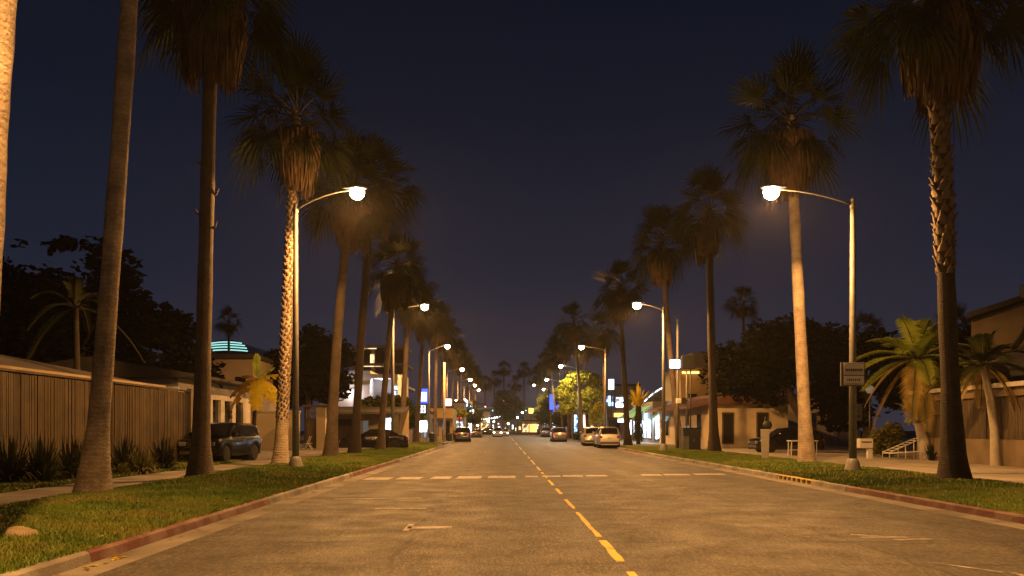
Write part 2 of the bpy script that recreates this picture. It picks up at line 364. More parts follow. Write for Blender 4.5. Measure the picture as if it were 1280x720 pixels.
cam = bpy.data.cameras.new('camera'); co = bpy.data.objects.new('camera', cam); COL.objects.link(co); scene.camera = co
co.location = (0,0,CAMZ); co.rotation_euler = (PI/2,0,0); cam.sensor_width = 36; cam.lens = FPX/1280*36
cam.shift_x = (640-VX)/1280; cam.shift_y = (VY-360)/1280; cam.clip_end = 2000
vs = scene.view_settings; vs.view_transform = 'Standard'; vs.look = 'None'; vs.exposure = 0; vs.gamma = 1
cy = scene.cycles; cy.use_denoising = True; cy.max_bounces = 5; cy.diffuse_bounces = 3; cy.glossy_bounces = 3; cy.transmission_bounces = 3; cy.volume_bounces = 0
cy.caustics_reflective = False; cy.caustics_refractive = False; cy.sample_clamp_indirect = 3

# ------------------------------------------------------------------ ground, road, kerbs, lawns
KL, KR = -5.0, 8.9
def sheet(name, x0, x1, y0, y1, z, mat):
    return structure(MB().add([(x0,y0,z),(x1,y0,z),(x1,y1,z),(x0,y1,z)], [(0,1,2,3)]).part(name, mat))
sheet('ground', -440,440,-55,440, 0, M['ground'])
b = MB(); b.add([(KL+.45,-50,.004),(KR-.45,-50,.004),(KR-.45,62,.004),(10.3,63.5,.004),(10.3,79,.004),(9.3,80.5,.004),(9.3,196,.004),(KL-.8,196,.004),(KL-.8,80,.004),(KL+.45,78,.004)], [tuple(range(10))])
structure(b.part('road', M['asphalt']))
sheet('cross_street', -200,200,196,212,.004, M['asphalt'])
structure(MB().add([(KL,-50,.008),(KL+.45,-50,.003),(KL+.45,78,.003),(KL,78,.008)],[(0,1,2,3)]).part('gutter_strip', M['gutter']))
structure(MB().add([(KR-.45,-50,.003),(KR,-50,.008),(KR,62,.008),(KR-.45,62,.003)],[(0,1,2,3)]).part('gutter_strip', M['gutter']))

KH, KW = .15, .16
def kerb(side, y0, y1, mat):
    """one run of kerb with a battered face and a rounded nose"""
    x = KL if side < 0 else KR; s = side
    pr = [(x,0),(x+s*.025,KH-.03),(x+s*.045,KH-.008),(x+s*.07,KH),(x+s*KW,KH),(x+s*KW,-.02),(x,-.02)]
    bm = MB(); n = max(2, int((y1-y0)/.5)+1); rr = random.Random(int(y0*10)+side)
    rings = []
    for i in range(n):
        y = y0 + (y1-y0)*i/(n-1); j = rr.uniform(-.006,.006)
        rings.append([(p[0]+(j if k < 4 else 0), y, p[1] + (rr.uniform(-.004,.004) if 1 <= k <= 4 else 0)) for k, p in enumerate(pr)])
    m = len(pr); V = [q for r_ in rings for q in r_]
    F = [(i*m+k, i*m+(k+1)%m, (i+1)*m+(k+1)%m, (i+1)*m+k) for i in range(n-1) for k in range(m)]
    F += [tuple(range(m)), tuple((n-1)*m+k for k in range(m-1,-1,-1))]
    bm.add(V, F); return structure(bm.part('kerb_strip', mat))
yy = -50
for y1, mt in ((2,'concrete'),(6,'red_kerb'),(9.75,'concrete'),(17.2,'red_kerb'),(20.2,'concrete'),(23.5,'concrete'),(27,'concrete'),(39,'red_kerb'),(44,'concrete'),(52,'concrete'),(60,'concrete'),(69,'red_kerb'),(78,'concrete')):
    kerb(-1, yy+.006, y1-.006, M[mt]); yy = y1
yy = -50
for y1, mt in ((8,'concrete'),(18.4,'red_kerb'),(20.8,'red_kerb'),(23,'concrete'),(25.9,'yellow_kerb'),(29,'concrete'),(34,'concrete'),(41,'concrete'),(50,'concrete'),(58,'red_kerb'),(62,'concrete')):
    kerb(1, yy+.006, y1-.006, M[mt]); yy = y1
# dark gaps of the kerb inlet in the yellow run
b = MB()
for i in range(7):
    y = 23.18 + i*.39
    b.box(KR-.006, KR+.03, y, y+.17, .035, .125)
structure(b.part('kerb_inlet', M['black_metal']))
# kerbs of the wider street beyond
for nm, x0, x1, y0, y1 in (('kerb_strip', 9.3,9.46,80.6,196),('kerb_strip', 10.3,10.46,63.6,78.9),('kerb_strip',-5.96,-5.8,80.2,196)):
    structure(MB().box(x0,x1,y0,y1,-.02,.15).part(nm, M['concrete'], bevel=.03))
for pts in ([(KR+.01,62.02),(KR+KW,62.02),(10.46,63.58),(10.3,63.58)], [(10.3,78.92),(10.46,78.92),(9.46,80.58),(9.3,80.58)], [(KL-.01,78.02),(KL-KW,78.02),(-5.96,80.1),(-5.8,80.1)]):
    structure(MB().prism([(p[0],p[1]) for p in pts], -.02, .15, 'z').part('kerb_strip', M['concrete']))

def nz2(x, y):
    return (np.sin(x*1.7+y*.6)+np.sin(x*.9-y*1.1+2)+np.sin(y*.45+1)+np.sin(x*3.1+y*2.3)*.4)*.25
def lawn_left(x, y):    # gently domed verge
    t = np.clip((KL-KW-x)/3.95, 0, 1); return .145 + .13*np.sin(t*PI*.8) + .015*nz2(x,y)
def lawn_right(x, y):
    t = np.clip((x-KR-KW)/4.35, 0, 1); return .145 + .10*np.sin(t*PI*.85) + .015*nz2(x,y)
def lawn_inner(x, y): return .155 + .02*nz2(x,y) + 0*x
def lawn(name, x0, x1, y0, y1, fn, nx, ny):
    xs = np.linspace(x0,x1,nx); ys = np.linspace(y0,y1,ny); X, Y = np.meshgrid(xs,ys); Z = fn(X,Y)
    V = np.stack([X.ravel(),Y.ravel(),Z.ravel()],1)
    i = np.arange(nx*ny).reshape(ny,nx); F = np.stack([i[:-1,:-1].ravel(), i[:-1,1:].ravel(), i[1:,1:].ravel(), i[1:,:-1].ravel()],1)
    o = bpy.data.objects.new(name, np_mesh(name, V, F, M['lawn'], True)); COL.objects.link(o); return structure(o)
LX0, LX1 = -9.1, KL-KW-.01
lawn('lawn', LX0, LX1, -20, 77.5, lawn_left, 16, 220)
lawn('lawn', KR+KW+.01, 13.4, -20, 61.5, lawn_right, 16, 200)
lawn('lawn', -13.9, -11.6, -20, 36, lawn_inner, 8, 120)
# pavements
def slab(name, x0, x1, y0, y1, z1, mat): return structure(MB().box(x0,x1,y0,y1,-.03,z1).part(name, mat))
b = MB(); y = -20.0
while y < 77:
    b.box(-11.58, -9.12, y+.006, y+1.494, -.03, .15+random.uniform(-.003,.003)); y += 1.5
structure(b.part('pavement', M['sidewalk']))
slab('paved_yard', -60,-13.92,-20,36,.12,M['soil'])
slab('paved_yard', -60,-11.59,36.02,77,.135,M['sidewalk'])
slab('pavement', -60,-5.97,80.2,196,.142,M['sidewalk'])
slab('side_street', -60,-5.9,77.1,80.1,.02,M['asphalt'])
b = MB(); y = -20.0
while y < 61:
    for x0 in (13.42, 15.5, 17.6): b.box(x0, x0+2.06, y+.006, y+2.044, -.03, .15+random.uniform(-.003,.003))
    y += 2.05
structure(b.part('pavement', M['sidewalk_pale']))
slab('paved_yard', 19.7,60,-20,61.5,.14,M['sidewalk'])
slab('paved_yard', 10.47,60,63.6,78.9,.142,M['sidewalk'])
slab('paved_yard', 13.42,60,61.52,63.58,.138,M['sidewalk'])
slab('pavement', 10.47,60,78.92,80.58,.14,M['sidewalk'])
slab('pavement', 9.47,60,80.6,196,.142,M['sidewalk'])

for (cx, cy, rx, ry, fn, mt) in ((12.6,33,.95,1.25,lawn_right,'soil_red'),(11.52,26.3,.5,.55,lawn_right,'soil'),(-8.82,17.2,.62,.7,lawn_left,'soil'),(-9.0,23.8,.55,.6,lawn_left,'soil'),(12.43,22,.6,.6,lawn_right,'soil')):
    g = random.Random(int(cx*7)); n_ = 22; P = [(cx,cy)]+[(cx+math.cos(2*PI*k/n_)*rx*(q_:=g.uniform(.75,1.1)), cy+math.sin(2*PI*k/n_)*ry*q_) for k in range(n_)]
    structure(MB().add([(x,y,float(fn(np.array(x),np.array(y)))+.016) for x,y in P],[(0,1+k,1+(k+1)%n_) for k in range(n_)]).part('bare_soil', M[mt]))
# real grass blades (uncountable)
def blades(name, x0, x1, y0, y1, n, fn, hmin, hmax, seed, bias=1.0, holes=()):
    g = np.random.default_rng(seed)
    u = g.random(n)**bias; y = y0 + (y1-y0)*u; x = x0 + (x1-x0)*g.random(n)
    clump = nz2(x*3.3, y*2.7)*.5+.5
    keep = g.random(n) < (.55+.6*clump)
    for hx, hy, hr in holes: keep &= ((x-hx)**2+(y-hy)**2 > hr*hr)
    x, y, clump = x[keep], y[keep], clump[keep]; n = len(x)
    z = fn(x,y); h = (hmin+(hmax-hmin)*g.random(n))*(.65+.7*clump); a = g.random(n)*2*PI
    wd = .006+.008*g.random(n)+.0004*y; lean = g.normal(0,.6,n)*h; la = g.random(n)*2*PI
    dx, dy = np.cos(a)*wd, np.sin(a)*wd
    V = np.empty((n,3,3)); V[:,0]=np.stack([x-dx,y-dy,z-.01],1); V[:,1]=np.stack([x+dx,y+dy,z-.01],1)
    V[:,2]=np.stack([x+np.cos(la)*lean,y+np.sin(la)*lean,z+h],1)
    F = np.arange(n*3).reshape(n,3)
    o = bpy.data.objects.new(name, np_mesh(name, V.reshape(-1,3), F, M['grass'])); COL.objects.link(o); return structure(o,'stuff')
blades('grass', LX0+.02, LX1+.06, 6, 46, 190000, lawn_left, .03, .075, 3, 1.7, ((-8.82,17.2,.35),(-9,23.8,.3)))
blades('grass', LX0+.02, LX1, 46, 77, 30000, lawn_left, .05, .1, 4)
blades('grass', KR+KW-.04, 13.38, 12, 61, 130000, lawn_right, .03, .075, 5, 1.4, ((12.4,22,.35),(12.6,33,.7),(11.45,26.3,.3)))
blades('grass', -13.8, -11.62, 14, 36, 50000, lawn_inner, .04, .1, 6)

# ------------------------------------------------------------------ road markings
def mark(name, quads, mat, z=.008):
    b = MB()
    for q in quads: b.add([(x,y,z) for x,y in q], [tuple(range(len(q)))])
    return structure(b.part(name, mat))
rr = random.Random(5); q = []
def wavy(x, y0, y1, w):
    n = max(2,int((y1-y0)/.35)+1); Lp, Rp = [], []
    for i in range(n):
        y = y0+(y1-y0)*i/(n-1); Lp.append((x-w/2+rr.uniform(-.012,.012), y)); Rp.append((x+w/2+rr.uniform(-.012,.012), y))
    return Lp+Rp[::-1]
for y0,y1,wd in ((4,5.6,.15),(6.9,9.15,.15),(9.85,11.7,.15),(12.1,15.6,.105),(16.3,18.4,.1),(19.9,21.7,.11),(23,25.2,.1),(26.3,27.9,.09),(28.8,29.6,.09),(31,34,.1),(36,41,.1),(43,46,.08),(50,56,.1),(60,70,.1),(76,90,.1),(100,130,.1),(140,190,.1)):
    q.append(wavy(1.46, y0, y1, wd*.74))
mark('centre_line', q, M['yellow_paint'])
q = []
for a, c in ((456,488),(496,526),(539,563),(571,601),(609,644),(656,672),(676,700),(703,728),(732,758),(801,826),(829,862),(866,905)):
    yc = 1650/(63.6-(a-456)*.0135); hh = .7 if a < 650 else .42
    x0, x1 = wx(a,yc), wx(c,yc); q.append([(x0+rr.uniform(-.03,.03),yc-hh/1.2),(x1,yc-hh/1.2+rr.uniform(-.05,.05)),(x1+.03,yc+hh),(x0+.05,yc+hh)])
mark('crosswalk_bars', q, M['white_paint'])
mark('parking_tick', [[(-1.56,13.05),(-.84,13.1),(-.84,13.38),(-1.57,13.36)],[(-1.6,12.8),(-1.5,12.8),(-1.5,13.7),(-1.6,13.7)]], M['white_paint'])
mark('parking_tick', [[(-2.6,16.2),(-1.55,16.3),(-1.55,16.5),(-2.6,16.4)],[(-3.9,18.4),(-1.9,18.7),(-1.9,18.9),(-3.9,18.6)]], M['faded_paint'])
mark('faded_arrow', [[(5.4,11.95),(6.1,12.0),(6.1,12.15),(5.4,12.1)],[(5.75,11.7),(6.35,11.8),(6.35,11.92),(5.75,11.82)],[(5.35,12.3),(5.75,12.1),(5.8,12.2),(5.4,12.4)]], M['faded_paint'])
mark('faded_line', [[(5.2,9.8),(5.28,9.8),(5.75,9.1),(5.67,9.1)],[(5.75,9.1),(5.83,9.1),(5.9,8.2),(5.82,8.2)]], M['faded_paint'])

# ------------------------------------------------------------------ palms
def fan_crown(seed, n=42, spread=1.0):
    """crown of fan leaves round the growing point at the origin"""
    g = random.Random(seed); b = MB(); GA = 2.39996
    for i in range(n):
        t = i/(n-1); el = R(90 - 120*t**.85 + g.uniform(-10,10)); az = i*GA + g.uniform(-.45,.45)
        d = Vector((math.cos(az)*math.cos(el), math.sin(az)*math.cos(el), math.sin(el)))
        pl = g.uniform(.95,1.75)*spread
        p0 = Vector((math.cos(az)*.12, math.sin(az)*.12, -.45*t)); droop = .08+.3*math.cos(el)+.15*t
        pts = [p0 + d*pl*s + Vector((0,0,-droop*s*s)) for s in (0,.4,.75,1)]
        b.tube(pts, [.03,.02,.015,.012], 4, False, m=1)
        ax = (pts[3]-pts[2]).normalized()
        side = ax.cross(Vector((0,0,1)))
        side = side.normalized() if side.length > .1 else Vector((math.sin(az),-math.cos(az),0))
        nrm = side.cross(ax)
        roll = g.uniform(-.8,.8); side, nrm = side*math.cos(roll)+nrm*math.sin(roll), nrm*math.cos(roll)-side*math.sin(roll)
        fl = g.uniform(1.15,1.5)*spread; k = 24; half = R(g.uniform(78,112)); H = pts[3]; dth = 2*half/k
        old = max(0, t-.55)*1.5
        for j in range(k):
            th = -half + dth*(j+.5); Ld = fl*(1-.3*(abs(th)/half)**2)*g.uniform(.84,1.06)
            fold = .3*abs(math.sin(th)) + .14*(j%2)
            dr = ax*math.cos(th) + side*math.sin(th); dr = (dr + nrm*fold*.6).normalized()
            pe = dr.cross(nrm).normalized()
            wm = math.tan(dth/2)*Ld*.42*1.05
            hang = (.02+.13*g.random()+.14*t+old*.75)*Ld
            a = H + dr*.04; m_ = H + dr*Ld*.42 + Vector((0,0,-.03*Ld)); q = H + dr*Ld*.74 + Vector((0,0,-hang*.4)); tip = H + dr*Ld + Vector((0,0,-hang))
            b.add([a-pe*.008, a+pe*.008, m_+pe*wm, m_-pe*wm, q+pe*wm*.68, q-pe*wm*.68, tip], [(0,1,2,3),(3,2,4,5),(5,4,6)])
    return b.mesh('crown', [M['frond'], M['petiole']], fix=False)
def skirt_mesh(seed, length=2.65, rad=1.15, n=2600):
    """thatch of dead leaves hanging against the trunk, top at z=0"""
    g = random.Random(seed); b = MB()
    lob = [g.uniform(.72,1.12) for _ in range(9)]
    for i in range(n):
        az = g.random()*2*PI; lf = lob[int(az/(2*PI)*9)%9]; z0 = -g.random()**1.3*length*.55; Lh = length*g.uniform(.3,.62)*(.8+.3*lf)
        if z0-Lh < -length*lf*1.05: Lh = length*lf*1.05+z0
        if Lh < .2: continue
        r0 = g.uniform(.16,.3)+ .1; r1 = rad*lf*g.uniform(.55,1.0)*(1-.5*abs(z0)/length)
        tw = g.uniform(-.2,.2)
        P = []
        for s, rf in ((0,0),(.3,.85),(.65,1.0),(1,g.uniform(.72,.98))):
            r = r0+(r1-r0)*rf; a = az+tw*s; P.append(Vector((math.cos(a)*r, math.sin(a)*r, z0-Lh*s + .22*rf*(1-s))))
        t = Vector((-math.sin(az),math.cos(az),0))*g.uniform(.018,.05); t = t+Vector((math.cos(az),math.sin(az),0))*g.uniform(-.03,.03)
        b.add([P[0]-t*.5,P[0]+t*.5,P[1]+t,P[1]-t,P[2]+t*.9,P[2]-t*.9,P[3]+t*.2,P[3]-t*.2],[(0,1,2,3),(3,2,4,5),(5,4,6,7)])
    return b.mesh('dead_leaf_skirt', M['thatch'], fix=False)
CROWNS = [fan_crown(21,52), fan_crown(22,46), fan_crown(23,56), fan_crown(24,44), fan_crown(25,50)]
CROWN_FAR = [fan_crown(31,34), fan_crown(32,36), fan_crown(33,32)]
SKIRTS = [skirt_mesh(41), skirt_mesh(42), skirt_mesh(43), skirt_mesh(44, 2.65, 1.0)]
def add_mesh(name, me, parent, loc=(0,0,0), rz=0, sc=1.0):
    o = bpy.data.objects.new(name, me); COL.objects.link(o); o.parent = parent; o.location = loc; o.rotation_euler = (0,0,rz)
    o.scale = sc if hasattr(sc,'__len__') else (sc,)*3; return o
def boots(path_fn, z0, z1, r_fn, seed, size=.2, dens=1.0):
    """old leaf bases clasping the trunk in crossing spirals"""
    g = random.Random(seed); b = MB(); z = z0; i = 0
    while z < z1:
        az = i*2.39996+g.uniform(-.15,.15); c = path_fn(z); r = r_fn(z)
        out = Vector((math.cos(az),math.sin(az),0)); tan = Vector((-math.sin(az),math.cos(az),0)); s = size*g.uniform(.8,1.25)*(.62+.38*min(1,(z-z0)/1.6))
        up = Vector((0,0,1)); lean = tan*g.uniform(-.25,.25)*s; tipo = g.uniform(.05,.13)*(s/.2)
        sec = [(-.75*s,-.6*s,-.01),(-.62*s,-.05*s,.02),(-.3*s,.55*s,.045*s/.2),(-.13*s,g.uniform(.9,1.25)*s,tipo)]
        V = []
        for q, (hw, dz, do) in enumerate(sec):
            L_ = lean*(q/3)
            for hx, dd in ((hw,-.02),(hw*.55,.015),(-hw*.55,.015),(-hw,-.02)): V.append(c+out*(r+do+dd)+tan*hx+L_+up*dz)
            V.append(c+out*(r+do-.05)+L_+up*dz)
        b.add(V,[(q*5+j,q*5+(j+1)%5,q*5+5+(j+1)%5,q*5+5+j) for q in range(3) for j in range(5)]+[(15,16,17,18,19)])
        z += .047/dens*(size/.2)**1.3*(.75 if z-z0 < 1.6 else 1); i += 1
    return b
NP = [0]
def fan_palm(Y, xb, xt, zt, label, r=.25, crown_sc=1.0, skirt=1.0, bend=.0, mat='bark', group=None, base_z=.16, flare=1.75, far=False, boot=None, dy=0.0, ci=None, spikes=None):
    i = NP[0]; NP[0] += 1; g = random.Random(100+i)
    t = thing('fan_palm', label, 'palm tree', (xb,Y,0), 0, group)
    T = Vector((xt-xb, dy, zt)); n = 14 if far else 46
    def path(z):
        s = z/zt; return Vector((T.x*s + bend*math.sin(PI*s), T.y*s, z))
    def rad(z):
        return r*(1.0-.22*z/zt) + r*(flare-1)*math.exp(-max(0,z-.1)/.85) + (.03*r*math.sin(z*2.1+i) if not far else 0)
    zs = [base_z-.1 + (zt-base_z)*(k/(n-1))**1.25 for k in range(n)]
    b = MB(); b.tube([path(z) for z in zs], [rad(z)*g.uniform(.985,1.015) for z in zs], 10 if far else 24, False, jit=0 if far else .018, rnd=g)
    b.part('trunk', M[mat], t, smooth=True, fix=False)
    top = path(zt)
    add_mesh('crown', (CROWN_FAR if far else CROWNS)[(i if ci is None else ci) % (3 if far else 5)], t, top, g.uniform(0,6.28), (crown_sc,crown_sc,crown_sc*1.02))
    if skirt: add_mesh('dead_leaf_skirt', SKIRTS[i%4], t, top+Vector((-T.x/zt*.7,0,-.7)), g.uniform(0,6.28), (crown_sc*.98,crown_sc*.98,skirt))
    if boot: boots(path, boot[0], boot[1], rad, 60+i, boot[2], boot[3]).part('leaf_base_bark', M['boot'], t, smooth=True, fix=False)
    if spikes:
        for z in spikes:
            for k in range(g.randint(1,2)):
                b = MB(); az = g.uniform(0,6.28); c = path(z); o_ = Vector((math.cos(az),math.sin(az)*.3,0)); rr_ = rad(z)
                b.tube([c+o_*rr_*.9, c+o_*(rr_+.09)+Vector((0,0,.04)), c+o_*(rr_+.16)+Vector((0,0,.2))],[.05,.035,.012],5)
                b.part('leaf_stub', M['boot'], t, smooth=True)
    return t
GL, GR = 'fan palms along the left kerb', 'fan palms along the right kerb'
# left row
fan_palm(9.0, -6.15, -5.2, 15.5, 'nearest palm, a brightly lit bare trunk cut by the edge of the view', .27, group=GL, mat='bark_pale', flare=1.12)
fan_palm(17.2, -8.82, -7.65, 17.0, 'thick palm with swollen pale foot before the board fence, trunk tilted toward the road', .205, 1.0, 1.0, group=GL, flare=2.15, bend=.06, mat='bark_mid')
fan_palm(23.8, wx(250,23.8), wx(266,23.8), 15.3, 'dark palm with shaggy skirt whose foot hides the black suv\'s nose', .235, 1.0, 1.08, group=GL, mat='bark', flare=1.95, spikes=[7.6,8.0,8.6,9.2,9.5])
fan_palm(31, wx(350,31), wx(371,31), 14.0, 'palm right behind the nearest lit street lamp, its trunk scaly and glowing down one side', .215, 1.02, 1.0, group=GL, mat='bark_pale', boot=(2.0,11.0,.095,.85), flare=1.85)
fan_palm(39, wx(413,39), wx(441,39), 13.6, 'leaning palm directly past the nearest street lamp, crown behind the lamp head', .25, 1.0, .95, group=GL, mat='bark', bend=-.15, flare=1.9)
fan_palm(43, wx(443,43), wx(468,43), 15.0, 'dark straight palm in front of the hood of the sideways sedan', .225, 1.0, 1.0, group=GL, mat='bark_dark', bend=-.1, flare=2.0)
fan_palm(50, wx(475,50), wx(497,50), 12.0, 'palm standing before the tail of the sideways sedan, beside the second left lamp', .2, .95, .9, group=GL, bend=-.1, flare=2.0)
fan_palm(64, wx(501,64), wx(512,64), 12.8, 'palm between the second left lamp and the blue pylon sign', .23, .95, .9, group=GL, flare=2)
fan_palm(76, wx(520,76), wx(531,76), 13.0, 'slim palm hugging the lit blue pylon sign', .22, .95, .9, group=GL, flare=1.9)
for Y, xb, xt, z in ((88,548,546,13.8),(97,553,552,14.0),(108,558,560,14.0),(121,567,569,13.6),(136,576,577,13.6),(153,583,584,14),(172,590,590,14),(192,594,595,14)):
    fan_palm(Y, wx(xb,Y)-.4, wx(xt,Y), z, 'far fan palm merging into the receding left row past the pylon sign', .2, .95, .9, group='far palms of the left row', far=True, bend=random.uniform(-.2,.2), dy=random.uniform(-.4,.4))
# right row
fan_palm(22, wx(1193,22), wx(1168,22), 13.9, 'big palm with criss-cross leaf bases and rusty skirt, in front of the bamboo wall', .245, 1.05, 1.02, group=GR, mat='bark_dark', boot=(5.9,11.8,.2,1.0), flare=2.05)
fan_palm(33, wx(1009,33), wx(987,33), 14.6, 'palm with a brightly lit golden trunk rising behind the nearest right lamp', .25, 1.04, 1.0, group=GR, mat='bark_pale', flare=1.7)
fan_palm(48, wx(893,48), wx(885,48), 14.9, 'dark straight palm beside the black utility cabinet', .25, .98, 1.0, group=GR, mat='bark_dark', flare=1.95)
fan_palm(57, wx(851,57), wx(826,57), 15.2, 'palm with a bowed trunk rising behind the small lit blue sign', .22, .98, 1.0, group=GR, bend=-.1, flare=1.9)
fan_palm(70, wx(785,70), wx(774,70), 14.2, 'palm at the end of the right lawn next to the parked silver suvs', .24, .98, 1.0, group=GR, mat='bark_dark', flare=1.9)
for Y, xb, xt, z in ((88,757,753,12.6),(96,728,717,14.6),(104,735,728,13.2),(113,712,703,14.2),(124,704,695,13.6),(138,697,688,13.8),(154,690,682,14.2),(172,684,677,13.6),(192,678,671,14)):
    fan_palm(Y, wx(xb,Y), wx(xt,Y), z, 'far fan palm merging into the receding right row past the silver suvs', .2, .98, .9, group='far palms of the right row', far=True, bend=random.uniform(-.2,.2), dy=random.uniform(-.4,.4))
fan_palm(90, wx(930,90), wx(929,90), 16.0, 'lone thin palm showing above the dark broadleaf tree', .2, .8, .5, far=True)
fan_palm(110, wx(286,110), wx(286,110), 16.6, 'lone thin palm in front of the teal lit curved roof', .2, .78, .4, far=True)
fan_palm(58, wx(1082,58), wx(1082,58), 8.8, 'dark short palm peeping over the black trees behind the post sign', .18, .62, .3, far=True)
fan_palm(52, wx(1193,52), wx(1192,52), 8.4, 'dark low palm half hidden behind the big criss-cross palm', .18, .6, .3, far=True)
for px, z in ((618,16.5),(630,19.5),(655,19),(643,15),(606,15)):
    fan_palm(236, wx(px,236), wx(px,236), z, 'distant palm rising behind the round tree at the street end', .28, 1.0, .6, group='palms at the street end', far=True)

# feather palms and plants
def feather_crown(seed, n, length, mat, droop=.6, leaf=.5, el_hi=80, el_lo=-20, pairs=26, wide=.035, dead=0):
    g = random.Random(seed); b = MB()
    for i in range(n):
        t = i/max(1,n-1); el = R(el_hi+(el_lo-el_hi)*t+g.uniform(-8,8)); az = i*2.39996+g.uniform(-.3,.3); Lf = length*g.uniform(.85,1.1)
        d = Vector((math.cos(az)*math.cos(el), math.sin(az)*math.cos(el), math.sin(el)))
        dp = droop*(.6+.6*t); K = 12
        if dead and i >= n-dead: dp *= 1.7; Lf *= .68
        pts = [d*Lf*s+Vector((0,0,-dp*Lf*s**2.2)) for s in [k/K for k in range(K+1)]]
        b.tube(pts, [.03*(1-.8*k/K)*length/2+.006 for k in range(K+1)], 4, False, m=1)
        for k in range(pairs):
            s = .14+.84*k/(pairs-1); f = s*K; a = min(K-1,int(f)); p = pts[a].lerp(pts[a+1], f-a); tg = (pts[a+1]-pts[a]).normalized()
            sd = tg.cross(Vector((0,0,1))); sd = sd.normalized() if sd.length > .05 else Vector((1,0,0)); upv = sd.cross(tg)
            ll = leaf*math.sin(PI*min(1,.18+s*.8))**.6*g.uniform(.8,1.1)
            for sg in (-1,1):
                dr = (sd*sg*.8+tg*.55+upv*.25).normalized(); q = p+dr*ll*.55+Vector((0,0,-.04*ll)); e = p+dr*ll+Vector((0,0,-.3*ll))
                ww = tg*wide
                b.add([p-ww*.4,p+ww*.4,q+ww,q-ww,e],[(0,1,2,3),(3,2,4)], m=2 if (dead and i >= n-dead) else 0)
    return b.mesh('crown', [mat, M['petiole'], M['dry_frond']], fix=False)
def feather_palm(name, label, loc, base_pts, radii, crown, mat, rz=0, sc=1, cat='palm tree', shaft=None, bands=None):
    t = thing(name, label, cat, loc)
    MB().tube(base_pts, radii, 14, False).part('trunk', mat, t, smooth=True, fix=False)
    add_mesh('crown', crown, t, base_pts[-1], rz, sc)
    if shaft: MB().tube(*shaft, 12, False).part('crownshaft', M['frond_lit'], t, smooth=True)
    if bands: 
        for p, r_ in bands: MB().tube([(p[0],p[1],p[2]-.04),(p[0],p[1],p[2]+.04)], r_, 14).part('trunk_band', M['dark_grey'], t)
    return t
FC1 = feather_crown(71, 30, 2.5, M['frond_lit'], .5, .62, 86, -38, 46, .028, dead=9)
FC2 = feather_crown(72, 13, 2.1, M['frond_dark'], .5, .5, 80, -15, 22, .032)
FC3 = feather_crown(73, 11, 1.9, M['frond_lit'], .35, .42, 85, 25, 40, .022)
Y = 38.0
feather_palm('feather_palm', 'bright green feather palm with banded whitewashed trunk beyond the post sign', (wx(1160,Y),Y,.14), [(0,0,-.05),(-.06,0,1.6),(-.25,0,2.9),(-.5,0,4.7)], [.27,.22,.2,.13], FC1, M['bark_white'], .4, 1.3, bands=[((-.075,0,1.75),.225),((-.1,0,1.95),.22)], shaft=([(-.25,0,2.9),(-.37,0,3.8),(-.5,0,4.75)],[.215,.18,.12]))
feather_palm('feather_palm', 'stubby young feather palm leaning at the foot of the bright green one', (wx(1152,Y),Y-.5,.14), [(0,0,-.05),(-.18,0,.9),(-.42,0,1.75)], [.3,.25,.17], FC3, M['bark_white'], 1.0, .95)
Y = 32.0
feather_palm('feather_palm', 'dim feather palm with ringed grey trunk against the bamboo wall', (wx(1254,Y)-.3,Y,.14), [(0,0,-.05),(-.05,0,1.4),(-.22,0,2.7),(-.5,0,4.0)], [.2,.16,.15,.12], feather_crown(74,24,2.0,M['frond'],.5,.55,84,-28,44,.026,dead=4), M['bark_white'], .9, 1.0)
Y = 31.0
feather_palm('feather_palm', 'thin dark palm behind the board fence with one long drooping frond', (wx(95,Y),Y,.1), [(0,0,0),(.05,0,3),(0,0,6.2)], [.16,.12,.09], feather_crown(75,9,2.3,M['frond_dark'],.75,.42,75,-10,44,.024), M['bark_dark'], 2.7, 1.0)

